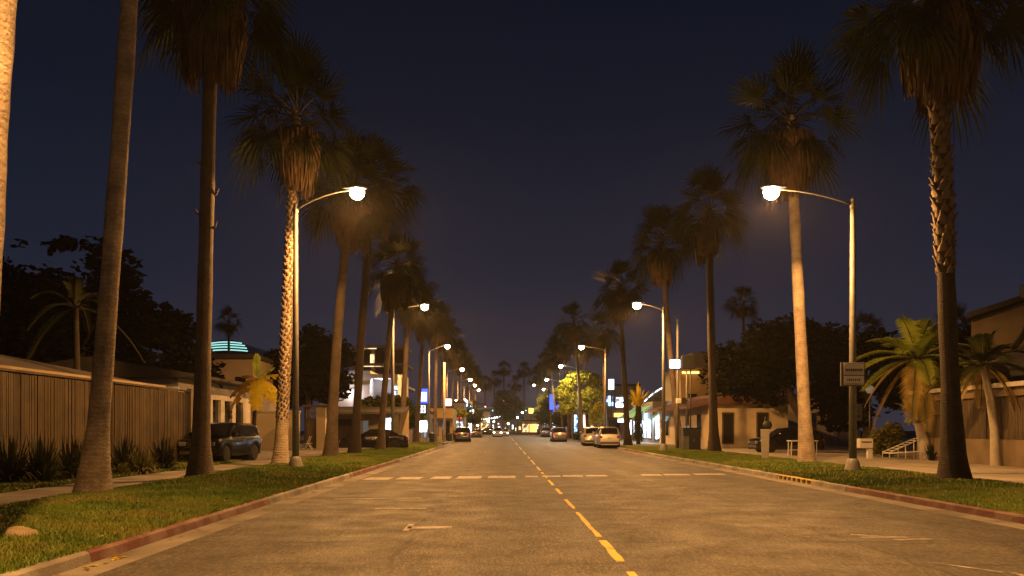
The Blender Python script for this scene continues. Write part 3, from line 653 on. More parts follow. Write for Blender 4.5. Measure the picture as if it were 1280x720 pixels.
# banana with yellowed leaves
def banana():
    Y = 44.0; t = thing('banana_plant', 'banana plant with big yellow drooping leaves beside the parked black car', 'plant', (wx(317,Y),Y,.14))
    MB().tube([(0,0,0),(.03,0,1.8),(.1,0,3.4),(.2,0,4.2)],[.15,.12,.1,.08],12,False).part('stem', M['bark_dark'], t, smooth=True)
    g = random.Random(9); top = Vector((.2,0,4.15))
    spec = [(78,110,1.7,.24,.1,'leaf_g'),(52,25,1.5,.2,.3,'leaf_g'),(30,8,1.75,.34,.35,'leaf_y'),(8,-14,1.8,.6,1.0,'leaf_y'),(2,-75,1.6,.5,1.1,'leaf_y'),(12,-40,1.5,.42,1.0,'leaf_y'),(12,188,1.5,.4,.85,'leaf_d'),(0,215,1.5,.42,1.1,'leaf_d'),(40,165,1.3,.26,.5,'leaf_d'),(20,120,1.5,.4,.8,'leaf_y')]
    for el, az, Lf, wd, dp, kind in spec:
        el, az = R(el), R(az); d = Vector((math.cos(az)*math.cos(el), math.sin(az)*math.cos(el), math.sin(el))); b = MB(); K = 16
        pts = [top+d*Lf*s+Vector((0,0,-dp*Lf*s*s)) for s in [k/K for k in range(K+1)]]
        b.tube(pts, [.03*(1-.85*k/K)+.004 for k in range(K+1)], 5, False)
        for k in range(2, K):
            p0, p1 = pts[k], pts[k+1]; s = (k+.5)/K; tg = (p1-p0).normalized(); sd = tg.cross(Vector((0,0,1))); sd = sd.normalized() if sd.length > .05 else Vector((1,0,0)); up = sd.cross(tg)
            ww = wd*math.sin(PI*min(1,max(0.02,(s-.1)/.92)))**.5
            for sg in (-1,1):
                j = g.uniform(.72,1.08); dr = g.uniform(.15,.75); q = g.uniform(.0,.12)*(p1-p0).length
                m0 = p0+sd*sg*ww*.5*j+up*-.08*ww*dr; m1 = p1+sd*sg*ww*.5*j+up*-.08*ww*dr; e0 = p0+sd*sg*ww*j+up*-ww*dr+tg*q*2; e1 = p1+sd*sg*ww*j+up*-ww*dr-tg*q+tg*.04
                b.add([p0,p1,m1,m0,e1,e0],[(0,1,2,3),(3,2,4,5)])
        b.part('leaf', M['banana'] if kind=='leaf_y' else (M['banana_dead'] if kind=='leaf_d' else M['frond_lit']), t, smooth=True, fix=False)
banana()

# strap-leaved flax clumps
def flax(seed, n, h, mat, wide=1.0):
    g = random.Random(seed); b = MB()
    for i in range(n):
        az = g.random()*2*PI; el = R(g.uniform(35,88)); Lf = h*g.uniform(.6,1.15); bd = g.uniform(.3,1.1); wd = g.uniform(.018,.036)*wide
        d = Vector((math.cos(az)*math.cos(el), math.sin(az)*math.cos(el), math.sin(el))); o_ = Vector((math.cos(az),math.sin(az),0))*g.uniform(0,.22); t = Vector((-math.sin(az),math.cos(az),0)); V = []
        for s, wf in ((0,.7),(.35,1),(.7,.85),(1,.06)):
            p = o_+d*Lf*s+Vector((0,0,-bd*Lf*s**2.5*math.cos(el))); V += [p-t*wd*wf, p+t*wd*wf]
        b.add(V, [(0,1,3,2),(2,3,5,4),(4,5,7,6)])
    return b.mesh('foliage', mat, fix=False)
fx = [flax(81,190,1.3,M['flax']), flax(82,220,1.4,M['flax']), flax(83,300,.75,M['shrub']), flax(84,170,1.2,M['flax'])]
FG = 'strap-leaved plants before the board fence'
for i,(px,Y,k,s,lab) in enumerate(((12,21.6,1,1.0,'dark spiky clump farthest from the fence end, before the board fence'),(52,21.8,0,1.05,'dark spiky plant second from the view\'s edge, before the board fence'),(88,23.2,3,1.1,'dark spiky plant close by the tilted palm\'s foot, roadless side'),(155,26.6,1,.95,'dark spiky plant between the tilted palm and the pale grassy tuft'),(204,28.5,0,1.0,'dark spiky plant between the pale grassy tuft and the fence end'),(176,26.2,2,1.15,'pale yellowish grassy tuft before the board fence'),(152,25.0,2,.62,'small low pale tuft at the foot of the spiky plants'))):
    o = bpy.data.objects.new('spiky_plant' if k != 2 else 'grass_tuft', fx[k]); COL.objects.link(o); o.location = (wx(px,Y),Y,.15); o.rotation_euler = (0,0,i*1.3); o.scale = (s,s,s); tag(o, lab, 'plant', FG if k != 2 else None)

# broadleaf trees
def leaves(n, blobs, size, seed, flat=.55):
    """n leaf-sized faces spread through clump volumes (cx,cy,cz,rx,ry,rz)"""
    g = np.random.default_rng(seed); B = np.array(blobs, float); wts = B[:,3]*B[:,4]*B[:,5]; k = g.choice(len(B), n, p=wts/wts.sum())
    d = g.normal(size=(n,3)); d /= np.linalg.norm(d,axis=1)[:,None]; r = g.random(n)**.42
    sub = 1+.22*np.sin(d[:,0]*7+k)*np.sin(d[:,1]*6+k*2)*np.sin(d[:,2]*7+k)+.0
    P = B[k,:3]+d*(r*sub)[:,None]*B[k,3:6]
    a = g.normal(size=(n,3)); a /= np.linalg.norm(a,axis=1)[:,None]; a[:,2] *= flat; c = np.cross(a, g.normal(size=(n,3))); c /= np.linalg.norm(c,axis=1)[:,None]+1e-6
    s = size*(.6+.8*g.random(n))[:,None]; V = np.stack([P-a*s, P+c*s*.45, P+a*s, P-c*s*.45],1).reshape(-1,3)
    return np_mesh('foliage', V, np.arange(n*4).reshape(n,4), None) if False else (V, np.arange(n*4).reshape(n,4))
def tree(name, label, cat, loc, blobs, n, size, mat, seed, trunk, limbs=True, tr=.22, group=None, bark='wood_bark'):
    t = thing(name, label, cat, loc, 0, group); V, F = leaves(n, blobs, size, seed)
    b = MB(); b.tube(trunk, [tr*(1.35-.7*i/(len(trunk)-1)) for i in range(len(trunk))], 10, False); top = Vector(trunk[-1]); base = Vector(trunk[max(0,len(trunk)-2)])
    if limbs:
        g = random.Random(seed)
        for bl in blobs[:9]:
            e = Vector(bl[:3]); m_ = top.lerp(e,.5)+Vector((g.uniform(-.3,.3),g.uniform(-.3,.3),.2)); b.tube([base.lerp(top,.85), top.lerp(m_,.4), m_, e],[tr*.55,tr*.45,tr*.3,tr*.1],7,False)
    b.part('trunk', M[bark], t, smooth=True, fix=False)
    o = bpy.data.objects.new('crown', np_mesh('crown', V, F, M[mat])); COL.objects.link(o); o.parent = t
    return t
def rblobs(seed, n, cx, cz, rx, ry, rz, s0, s1):
    g = random.Random(seed); out = []
    for _ in range(n):
        while True:
            x,y,z = g.uniform(-1,1),g.uniform(-1,1),g.uniform(-1,1)
            if x*x+y*y+z*z < 1: break
        s = g.uniform(s0,s1); out.append((cx+x*rx, y*ry, cz+z*rz, s*1.15, s*1.1, s*.8))
    for _ in range(n):      # small sprays that break the outline
        a, e = g.uniform(0,2*PI), g.uniform(-.3,1.4); s = g.uniform(.25,.5)*s0; q = g.uniform(.88,1.06)
        out.append((cx+math.cos(a)*math.cos(e)*(rx+s0*.6)*q, math.sin(a)*math.cos(e)*(ry+s0*.6)*q, cz+math.sin(e)*(rz+s0*.5)*q, s*1.2, s*1.2, s*.8))
    return out
Y = 42.0
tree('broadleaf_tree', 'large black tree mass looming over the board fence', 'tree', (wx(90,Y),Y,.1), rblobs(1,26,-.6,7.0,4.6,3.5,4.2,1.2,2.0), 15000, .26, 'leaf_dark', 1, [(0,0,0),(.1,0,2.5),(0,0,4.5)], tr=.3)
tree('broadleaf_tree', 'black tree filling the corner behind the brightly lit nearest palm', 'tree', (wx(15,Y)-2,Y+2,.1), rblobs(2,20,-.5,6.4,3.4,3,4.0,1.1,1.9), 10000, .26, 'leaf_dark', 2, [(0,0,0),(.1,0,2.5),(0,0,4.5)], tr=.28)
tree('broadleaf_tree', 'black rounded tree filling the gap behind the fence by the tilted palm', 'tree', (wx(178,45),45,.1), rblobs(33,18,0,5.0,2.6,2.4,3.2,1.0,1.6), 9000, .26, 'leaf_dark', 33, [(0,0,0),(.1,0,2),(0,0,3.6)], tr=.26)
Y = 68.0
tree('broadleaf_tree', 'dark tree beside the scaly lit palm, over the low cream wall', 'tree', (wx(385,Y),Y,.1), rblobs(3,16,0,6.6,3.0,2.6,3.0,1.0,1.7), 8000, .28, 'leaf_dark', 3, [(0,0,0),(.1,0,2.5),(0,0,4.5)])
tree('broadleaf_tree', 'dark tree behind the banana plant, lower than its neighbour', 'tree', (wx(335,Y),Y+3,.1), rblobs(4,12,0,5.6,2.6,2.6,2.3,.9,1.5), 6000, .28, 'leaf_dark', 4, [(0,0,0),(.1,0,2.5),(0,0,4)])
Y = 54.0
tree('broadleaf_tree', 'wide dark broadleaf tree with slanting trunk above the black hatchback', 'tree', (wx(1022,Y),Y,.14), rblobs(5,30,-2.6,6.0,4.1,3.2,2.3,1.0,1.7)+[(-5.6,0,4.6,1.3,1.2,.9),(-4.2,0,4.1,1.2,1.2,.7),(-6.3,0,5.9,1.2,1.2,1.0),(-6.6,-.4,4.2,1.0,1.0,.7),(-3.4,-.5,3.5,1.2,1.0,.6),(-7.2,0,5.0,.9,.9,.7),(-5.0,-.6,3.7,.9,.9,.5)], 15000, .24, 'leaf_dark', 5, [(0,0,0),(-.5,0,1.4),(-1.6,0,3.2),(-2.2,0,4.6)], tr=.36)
Y = 58.0
tree('broadleaf_tree', 'black tree behind the post sign on the right', 'tree', (wx(1085,Y),Y,.14), rblobs(6,18,0,5.2,3.6,3,3.2,1.0,1.8), 9000, .28, 'leaf_dark', 6, [(0,0,0),(.1,0,2),(0,0,4)])
tree('broadleaf_tree', 'black tree behind the bright green feather palm', 'tree', (wx(1160,Y),Y-4,.14), rblobs(7,18,0,4.6,3.6,2.6,3.0,1.0,1.8), 9000, .28, 'leaf_dark', 7, [(0,0,0),(.1,0,2),(0,0,4)])
Y = 41.0
tree('broadleaf_tree', 'black tree between the feather palms, above the bamboo wall end', 'tree', (wx(1205,50),50,.14), rblobs(27,14,0,4.6,2.4,2,2.8,1.0,1.6), 7000, .28, 'leaf_dark', 27, [(0,0,0),(.1,0,2),(0,0,4)])
Y = 41.0
tree('shrub', 'rounded green bush behind the white wire rack', 'shrub', (wx(1108,Y),Y,.14), [(0,0,.75,.8,.6,.7),(.3,0,1.35,.55,.5,.5),(-.4,0,1.1,.5,.5,.45)], 2200, .13, 'shrub', 8, [(0,0,0),(0,0,.3),(0,0,.6)], tr=.06)
Y = 102.0
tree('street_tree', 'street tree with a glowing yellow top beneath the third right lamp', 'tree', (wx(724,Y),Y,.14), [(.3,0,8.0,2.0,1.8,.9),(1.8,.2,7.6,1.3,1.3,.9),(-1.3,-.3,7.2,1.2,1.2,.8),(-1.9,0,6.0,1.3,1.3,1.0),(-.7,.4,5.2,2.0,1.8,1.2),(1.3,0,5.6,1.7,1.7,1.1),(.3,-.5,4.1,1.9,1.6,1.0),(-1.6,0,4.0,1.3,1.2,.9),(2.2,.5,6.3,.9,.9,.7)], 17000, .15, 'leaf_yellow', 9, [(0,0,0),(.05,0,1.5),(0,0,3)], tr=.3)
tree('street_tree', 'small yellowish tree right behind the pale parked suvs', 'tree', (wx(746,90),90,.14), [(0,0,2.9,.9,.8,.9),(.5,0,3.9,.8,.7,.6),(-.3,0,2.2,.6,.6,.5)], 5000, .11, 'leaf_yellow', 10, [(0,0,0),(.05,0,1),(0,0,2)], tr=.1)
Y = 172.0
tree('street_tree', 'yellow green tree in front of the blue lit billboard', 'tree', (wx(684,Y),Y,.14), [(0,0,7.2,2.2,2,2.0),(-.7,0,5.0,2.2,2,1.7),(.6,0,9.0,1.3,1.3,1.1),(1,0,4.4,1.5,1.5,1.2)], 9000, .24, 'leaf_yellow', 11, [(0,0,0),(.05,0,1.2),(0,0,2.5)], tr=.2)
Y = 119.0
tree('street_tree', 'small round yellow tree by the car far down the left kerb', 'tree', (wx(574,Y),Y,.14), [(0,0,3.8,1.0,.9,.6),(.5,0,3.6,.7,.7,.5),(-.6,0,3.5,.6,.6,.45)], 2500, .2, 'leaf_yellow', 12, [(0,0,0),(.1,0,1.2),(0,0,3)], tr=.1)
for px, Y, h, r_, sd, lab in ((589,170,8.0,3.0,13,'dark tree past the small round yellow tree'),(584,150,7,2.6,14,'dark tree past the far left pavement shop with a red sign'),(706,128,6,2.2,15,'dark tree beside the blue lit billboard'),(689,160,8,3,16,'dark tree near the far right kerb before the street end')):
    tree('street_tree', lab, 'tree', (wx(px,Y),Y,.14), rblobs(sd,9,0,h*.62,r_*.8,r_*.8,h*.25,r_*.4,r_*.6), 4000, .3, 'leaf_mid', sd, [(0,0,0),(0,0,h*.25),(0,0,h*.5)], tr=.18)
tree('round_tree', 'round clipped tree closing the view at the street end', 'tree', (wx(634,222),222,.1), rblobs(17,16,0,7.4,2.9,2.9,3.8,1.5,2.3), 9000, .42, 'leaf_mid', 17, [(0,0,0),(0,0,2),(0,0,4)], tr=.3)
tree('shrub', 'low dark hedge bush behind the parked silver suvs', 'shrub', (wx(728,97),97,.14), [(0,0,.7,1.0,.8,.7),(1.2,0,.6,.9,.8,.6),(-.6,0,.5,.7,.7,.5)], 2500, .12, 'leaf_mid', 18, [(0,0,0),(0,0,.3),(0,0,.5)], tr=.05)
tree('shrub', 'leafy bush at the foot of the blue pylon sign', 'shrub', (wx(517,86),86,.14), [(0,0,2.6,1.3,1.2,1.2),(.8,0,3.3,.9,.9,.8),(-.9,0,2.0,.9,.9,.9)], 3500, .16, 'leaf_mid', 19, [(0,0,0),(0,0,1),(0,0,1.8)], tr=.1)
tree('broadleaf_tree', 'tree between the white block and the pylon sign, behind the sedan', 'tree', (wx(477,66),66,.14), rblobs(20,12,0,3.0,2.0,2,1.2,.6,1.0), 5500, .2, 'leaf_mid', 20, [(0,0,0),(.1,0,.9),(0,0,1.9)], tr=.13)
# dragon-tree like yellow plant
Y = 74.0
dp_ = feather_palm('dragon_plant', 'glowing yellow tuft-headed plant at the end of the right lawn', (wx(798,Y),Y,.14), [(0,0,0),(.05,0,1.6),(0,0,3.5)], [.2,.17,.12], flax(85,64,2.0,M['banana'],3.2), M['bark_dark'], 0, (1.0,1.0,1.15), cat='plant')
b = MB(); g = random.Random(88)
for k in range(420):
    az = g.random()*2*PI; z0 = 3.5*g.random()**.8+.3; Lh = g.uniform(.6,1.2); r_ = .75-.14*z0+g.uniform(-.12,.1); o_ = Vector((math.cos(az),math.sin(az),0)); t_ = Vector((-math.sin(az),math.cos(az),0))*g.uniform(.02,.05)
    p0 = o_*.12+Vector((0,0,z0)); p1 = o_*r_*.8+Vector((0,0,z0-.12*Lh)); p2 = o_*r_+Vector((0,0,max(.05,z0-Lh)))
    b.add([p0-t_*.4,p0+t_*.4,p1+t_,p1-t_,p2],[(0,1,2,3),(3,2,4)])
b.part('lower_leaves', M['leaf_mid'], dp_, fix=False)

# ------------------------------------------------------------------ street lamps
def glow_light(name, loc, power, col, parent, radius=.14, spot=None, rot=None):
    ld = bpy.data.lights.new(name, 'SPOT' if spot else 'POINT'); ld.energy = power; ld.color = col; ld.shadow_soft_size = radius
    if spot: ld.spot_size = R(spot[0]); ld.spot_blend = spot[1]
    o = bpy.data.objects.new(name, ld); COL.objects.link(o); o.location = loc
    if rot: o.rotation_euler = rot
    o.parent = parent; return o
WARM = (1.0,.46,.125)
def street_lamp(label, x, Y, zp, hx, hz, power, group, lens='lens', signed=False, spot=None, base=True, col=WARM, lr=1.2):
    t = thing('street_lamp', label, 'street lamp', (x,Y,.15), 0, group); hz -= .15; zp -= .15; dx = hx-x; s = 1 if dx > 0 else -1
    b = MB(); b.tube([(0,0,0),(0,0,zp*.5),(0,0,zp+.12)],[.125,.105,.078],14); b.part('post', M['galv'], t, smooth=True)
    MB().lathe([(.28,0),(.27,.06),(.2,.38),(.165,.46),(.13,.5)],18).part('base_cover', M['galv_base'], t, smooth=True)
    MB().lathe([(.08,zp+.12),(.085,zp+.16),(.05,zp+.22),(.015,zp+.26)],12).part('finial', M['galv_base'], t, smooth=True)
    arm = [(0,0,zp-.02)]+[(dx*k, 0, zp+(hz-zp)*math.sin(k*PI/2)**.9) for k in (.12,.3,.5,.7,.85,.93)]
    MB().tube(arm,[.042,.039,.036,.032,.03,.028,.027],8).part('arm', M['galv'], t, smooth=True)
    MB().lathe([(.095,-.06),(.1,0),(.095,.06)],12,(0,0,zp-.05)).part('arm_clamp', M['galv_base'], t, smooth=True)
    h = MB(); n = 12      # cobra-head housing
    prof = [(-.42,.05,.04),(-.3,.1,.075),(-.05,.17,.11),(.2,.19,.12),(.38,.14,.08),(.46,.04,.03)]
    V = []
    for px_, wy, hh in prof:
        for j in range(n):
            a = 2*PI*j/n; V.append((dx+s*px_, wy*math.cos(a), hz+.07+hh*math.sin(a)*(1 if math.sin(a) > 0 else .35)))
    h.add(V,[(i*n+j,i*n+(j+1)%n,(i+1)*n+(j+1)%n,(i+1)*n+j) for i in range(len(prof)-1) for j in range(n)]+[tuple(range(n)),tuple((len(prof)-1)*n+j for j in range(n))])
    hd = h.part('lamp_head', M['galv_base'], t, smooth=True)
    ln = MB(); V = []; pr = [(.72,.03),(.95,-.04),(1,-.11),(.92,-.18),(.7,-.25),(.4,-.29),(.08,-.305)]
    for f, dz in pr:
        for j in range(14):
            a = 2*PI*j/14; V.append((dx+s*.1+.22*lr*f*math.cos(a), .19*lr*f*math.sin(a), hz+.035+dz*lr))
    ln.add(V,[(i*14+j,i*14+(j+1)%14,(i+1)*14+(j+1)%14,(i+1)*14+j) for i in range(6) for j in range(14)]+[tuple(range(13,-1,-1)),tuple(6*14+j for j in range(14))])
    ln.part('lens', M[lens], hd, smooth=True)
    if power and spot:
        glow_light('lamp_light', (dx+s*.1,0,hz-.4), power, col, t, spot=spot); glow_light('lamp_spill', (dx+s*.1,0,hz-.4), power*.07, col, t, .1)
    elif power:      # most of the light goes down, some spills sideways and up
        glow_light('lamp_light', (dx+s*.1,0,hz-.47), power*.8, col, t, spot=(174,.12)); glow_light('lamp_spill', (dx+s*.1,0,hz-.46), power*.13, col, t, .1)
    return t
PW = 7600
SL, SR = 'street lamps along the left kerb', 'street lamps along the right kerb'
street_lamp('street lamp behind the viewer on the left kerb', -6.2, 5.0, 9.4, -3.6, 10.0, PW*.95, SL, spot=(126,.35))
street_lamp('street lamp behind the viewer on the right kerb', 11.5, 5.0, 9.0, 9.0, 9.6, PW*1.1, SR, spot=(126,.35))
for lab, px, Y, pyp, hpx, hpy in (('nearest lit street lamp on the left lawn, in front of the scaly lit palm',369.5,28.3,262,443,238),('second lit lamp along the left kerb, beside the sideways sedan\'s tail',491,55,388,529,382),('third lit lamp along the left kerb, just past the blue pylon sign',536,82,440,558,432)):
    street_lamp(lab, wx(px,Y), Y, wz(pyp,Y), wx(hpx,Y), wz(hpy,Y), PW, SL)
lamp_r = None
for lab, px, Y, pyp, hpx, hpy in (('nearest lit street lamp on the right lawn, carrying a plate sign',1066,26.3,256,968,237),('second lit lamp along the right kerb, beside the bowed palm',829.5,50.6,388,798,380),('third lit lamp along the right kerb, over the glowing yellow tree',757,80.5,438,728,433)):
    t = street_lamp(lab, wx(px,Y), Y, wz(pyp,Y), wx(hpx,Y), wz(hpy,Y), PW, SR)
    lamp_r = lamp_r or t
for i,(hpx,hpy,Y) in enumerate(((577,461,113),(587,474,139),(593,481,160),(598,487,186))):
    street_lamp('small far lit lamp in the line of lights down the left kerb', wx(hpx,Y)-2.1, Y, wz(hpy,Y)-.5, wx(hpx,Y), wz(hpy,Y), PW*.8, 'far lamps of the left kerb', 'lens_far', lr=1.3)
for i,(hpx,hpy,Y) in enumerate(((702,457,99),(684,474,134),(680,486,165),(668,481,178))):
    street_lamp('small far lamp with a whiter light toward the right of the street end', wx(hpx,Y)+2.1, Y, wz(hpy,Y)-.5, wx(hpx,Y), wz(hpy,Y), PW*.7, 'far lamps of the right kerb', 'lens_white', lr=1.1, col=(1,.75,.45))

# ------------------------------------------------------------------ cars
def interp(tab, x):
    for (x0,v0),(x1,v1) in zip(tab, tab[1:]):
        if x <= x1: return v0+(v1-v0)*max(0,(x-x0))/(x1-x0)
    return tab[-1][1]
CARP = {
 'suv': dict(L=4.75,W=1.88,belt=[(-2.38,.82),(-2.2,1.0),(-1.0,1.08),(2.2,1.12),(2.38,1.0)], top=[(-2.38,.82),(-2.25,1.0),(-1.25,1.12),(-.5,1.66),(.2,1.74),(1.7,1.71),(2.05,1.6),(2.36,1.08)], ws=(-1.22,-.52), rw=(2.02,2.34), sill=.3, wr=.37, wh=(-1.45,1.42), pil=(-.45,.52,1.4,2.0)),
 'sedan': dict(L=4.6,W=1.8,belt=[(-2.3,.62),(-2.1,.78),(-.9,.93),(1.9,.98),(2.3,.86)], top=[(-2.3,.62),(-2.15,.79),(-1.05,.95),(-.2,1.4),(.5,1.44),(1.0,1.38),(1.75,1.03),(2.2,.98),(2.3,.84)], ws=(-1.0,-.22), rw=(1.02,1.72), sill=.24, wr=.33, wh=(-1.38,1.35), pil=(-.15,.45,1.15,1.2)),
 'hatch': dict(L=4.2,W=1.76,belt=[(-2.1,.66),(-1.9,.82),(-.9,.95),(1.9,1.0),(2.1,.86)], top=[(-2.1,.66),(-1.95,.83),(-1.05,.98),(-.3,1.46),(.4,1.54),(1.2,1.48),(1.75,1.25),(2.08,.9)], ws=(-1.02,-.32), rw=(1.5,2.02), sill=.24, wr=.33, wh=(-1.28,1.26), pil=(-.25,.4,1.2,1.5)),
}
def make_car(name, label, kind, paint, lit=False, group=None, tail='tail_off', bright=False):
    """front toward -x, wheels on z=0"""
    c = CARP[kind]; t = thing(name, label, 'car', (0,0,0), 0, group); hl, hw = c['L']/2, c['W']/2
    xs = sorted(set([round(-hl+c['L']*i/46,3) for i in range(47)]+[round(xw+c['wr']*1.16*k,3) for xw in c['wh'] for k in (-1,-.97,-.85,-.6,-.3,0,.3,.6,.85,.97,1)]))
    b = MB(); V = []; m = 9
    def wid(x): e = max(0,(abs(x)-hl+.55)/.55); return hw*(1-.16*e*e)
    def sill(x):
        z = c['sill']+ .1*max(0,(abs(x)-hl+.3)/.3)
        for xw in c['wh']:
            d = abs(x-xw); Ra = c['wr']*1.16
            if d < Ra: z = max(z, c['wr']+math.sqrt(Ra*Ra-d*d)*.96)
        return z
    for x in xs:
        wd, zb, zt, zs = wid(x), interp(c['belt'],x), interp(c['top'],x), sill(x); zt = max(zt, zb+.012); gh = min(1,(zt-zb)/.45); zm = zs+(zb-zs)*.55
        wr_ = wd*(.965-.17*gh)
        V += [(x,-wd*.86,c['sill']-.04),(x,-wd*.97,zs),(x,-wd,zm),(x,-wd*.965,zb),(x,-wr_,zt-.06*gh),(x,-wr_*.86,zt),(x,-wr_*.5,zt+.02),(x,0,zt+.03),(x,0,zt+.03)]
    k = len(xs); F = []
    full = []
    for i in range(k):
        row = V[i*m:(i+1)*m]; ring = row[:8]+[(p[0],-p[1],p[2]) for p in row[6::-1]]; full += ring
    n = 15
    for i in range(k-1):
        for j in range(n-1):
            if j in (0,n-2):
                xm = (xs[i]+xs[i+1])/2
                if any(abs(xm-xw) < c['wr']*1.16 for xw in c['wh']): continue
            F.append((i*n+j,(i+1)*n+j,(i+1)*n+j+1,i*n+j+1))
    F += [tuple(range(n)), tuple((k-1)*n+j for j in range(n-1,-1,-1))]
    b.add(full, F); b.box(-hl+.2,hl-.2,-hw*.72,hw*.72,c['sill']-.05,.62,1)
    for xw in c['wh']: b.lathe([(c['wr']*1.14,-hw*.9),(c['wr']*1.14,hw*.9)],20,(xw,0,c['wr']+.01),'y',1)
    body = b.part('body',[M[paint],M['black_metal']],t,smooth=False)
    for p in body.data.polygons: p.use_smooth = p.material_index == 0
    try: body.data.set_sharp_from_angle(angle=R(38))
    except Exception: pass
    # glazing, standing just proud of the shell
    def top_w(x): zb,zt = interp(c['belt'],x),interp(c['top'],x); gh=min(1,max(0,(zt-zb)/.45)); return wid(x)*(.965-.17*gh)
    def scr(nm, x0, x1, sgn):
        q = MB(); P = []
        for f in (0,.25,.5,.75,1):
            x = x0+(x1-x0)*f; z = interp(c['top'],x)+.03; ww = top_w(x)*.86
            P += [(x+sgn*.012,-ww,z-.012),(x+sgn*.012,-ww*.5,z+.012),(x+sgn*.014,0,z+.022),(x+sgn*.012,ww*.5,z+.012),(x+sgn*.012,ww,z-.012)]
        q.add(P,[(i*5+j,i*5+j+1,i*5+j+6,i*5+j+5) for i in range(4) for j in range(4)]); q.part(nm,M['glass_dark'],t,smooth=True)
    scr('windscreen', *c['ws'], -1); scr('rear_window', *c['rw'], 1)
    pl = c['pil']
    for s in (-1,1):
        for x0,x1 in ((pl[0]-.5 if kind=='suv' else pl[0]-.42,pl[1]-.04),(pl[1]+.04,pl[2]))+(((pl[2]+.07,pl[3]),) if kind=='suv' else ()):
            q = MB(); P = []
            for f in (0,.5,1):
                x = x0+(x1-x0)*f; zb,zt = interp(c['belt'],x)+.03, interp(c['top'],x)-.09
                if zt < zb+.02: zt = zb+.02
                gh = min(1,max(.05,(interp(c['top'],x)-interp(c['belt'],x))/.45)); w0 = wid(x)*.965; w1 = wid(x)*(.965-.17*gh); H = interp(c['top'],x)-.06*gh-interp(c['belt'],x)
                fr = lambda z: w0+(w1-w0)*min(1,max(0,(z-interp(c['belt'],x))/max(.05,H)))
                P += [(x,s*(fr(zb)+.012),zb),(x,s*(fr(zt)+.012),zt)]
            q.add(P,[(0,1,3,2),(2,3,5,4)]); q.part('side_window',M['glass_dark'],t)
        x = pl[0]-.42; z = interp(c['belt'],x)+.1
        MB().box(x-.08,x+.08,s*(hw*.97) if s>0 else -hw*.97-.2,s*(hw*.97)+.2 if s>0 else -hw*.97,z,z+.14).part('mirror',M[paint],t,bevel=.03)
        for xh in (pl[1]-.18, pl[2]-.12): MB().box(xh-.1,xh+.08,s*hw*.985-.025,s*hw*.985+.025,interp(c['belt'],xh)-.14,interp(c['belt'],xh)-.105).part('door_handle',M['chrome'] if bright else M[paint],t,bevel=.008)
        zf = interp(c['belt'],-hl+.1)-.1
        q = MB(); q.box(-hl-.015,-hl+.22,(hw*.5) if s>0 else -hw*.86,(hw*.86) if s>0 else -hw*.5,zf-.1,zf+.09); q.part('headlight',M['head_on'] if lit else M['lamp_lens'],t,bevel=.03)
        zr = interp(c['belt'],hl-.1)-.1
        q = MB(); q.box(hl-.2,hl+.015,(hw*.62) if s>0 else -hw*.88,(hw*.88) if s>0 else -hw*.62,zr-.16,zr+.06); q.part('tail_light',M[tail],t,bevel=.03)
    MB().box(-hl-.02,-hl+.05,-hw*.45,hw*.45,zf-.14,zf+.04).part('grille',M['black_metal'],t,bevel=.02)
    g = MB(); 
    for dz in (-.15,-.03,.05): g.box(-hl-.03,-hl+.02,-hw*.47,hw*.47,zf+dz-.012,zf+dz+.012)
    g.part('grille_bar',M['chrome'],t)
    MB().box(-hl-.035,-hl+.08,-hw*.8,hw*.8,c['sill']+.06,c['sill']+.2).part('bumper',M['dark_grey'],t,bevel=.03)
    MB().box(hl-.08,hl+.035,-hw*.8,hw*.8,c['sill']+.06,c['sill']+.22).part('bumper',M['dark_grey'],t,bevel=.03)
    MB().box(hl-.02,hl+.022,-.17,.17,zr-.2,zr-.08).part('number_plate',M['plate'],t)
    for xw in c['wh']:
        for s in (-1,1):
            wr = c['wr']; y0 = s*(hw-.13)
            e = bpy.data.objects.new('wheel',None); COL.objects.link(e); e.parent = t; e.location = (xw,y0,wr)
            MB().lathe([(wr*.68,-.11),(wr*.95,-.11),(wr,-.07),(wr,.07),(wr*.95,.11),(wr*.68,.11)],26,(0,0,0),'y').part('tyre',M['tyre'],e,smooth=True)
            rb = MB(); rb.lathe([(wr*.7,-.1),(wr*.66,-.08),(wr*.66,.08),(wr*.7,.1)],20,(0,0,0),'y',cap=False)
            for k_ in range(5):
                a = 2*PI*k_/5; d = Vector((math.cos(a),0,math.sin(a))); pp = Vector((-math.sin(a),0,math.cos(a)))*wr*.1
                yo = s*.095; rb.add([Vector((0,yo,0))-pp,Vector((0,yo,0))+pp,d*wr*.68+pp*.8+Vector((0,yo*.9,0)),d*wr*.68-pp*.8+Vector((0,yo*.9,0))],[(0,1,2,3)])
            rb.lathe([(wr*.16,-.1),(wr*.16,.1)],12,(0,0,0),'y'); rb.lathe([(wr*.66,-.02),(wr*.66,.02)],20,(0,0,0),'y',1)
            rb.part('rim',[M['rim'],M['black_metal']],e)
    return t
def put(t, x, y, z, rz): t.location = (x,y,z); t.rotation_euler = (0,0,rz); return t
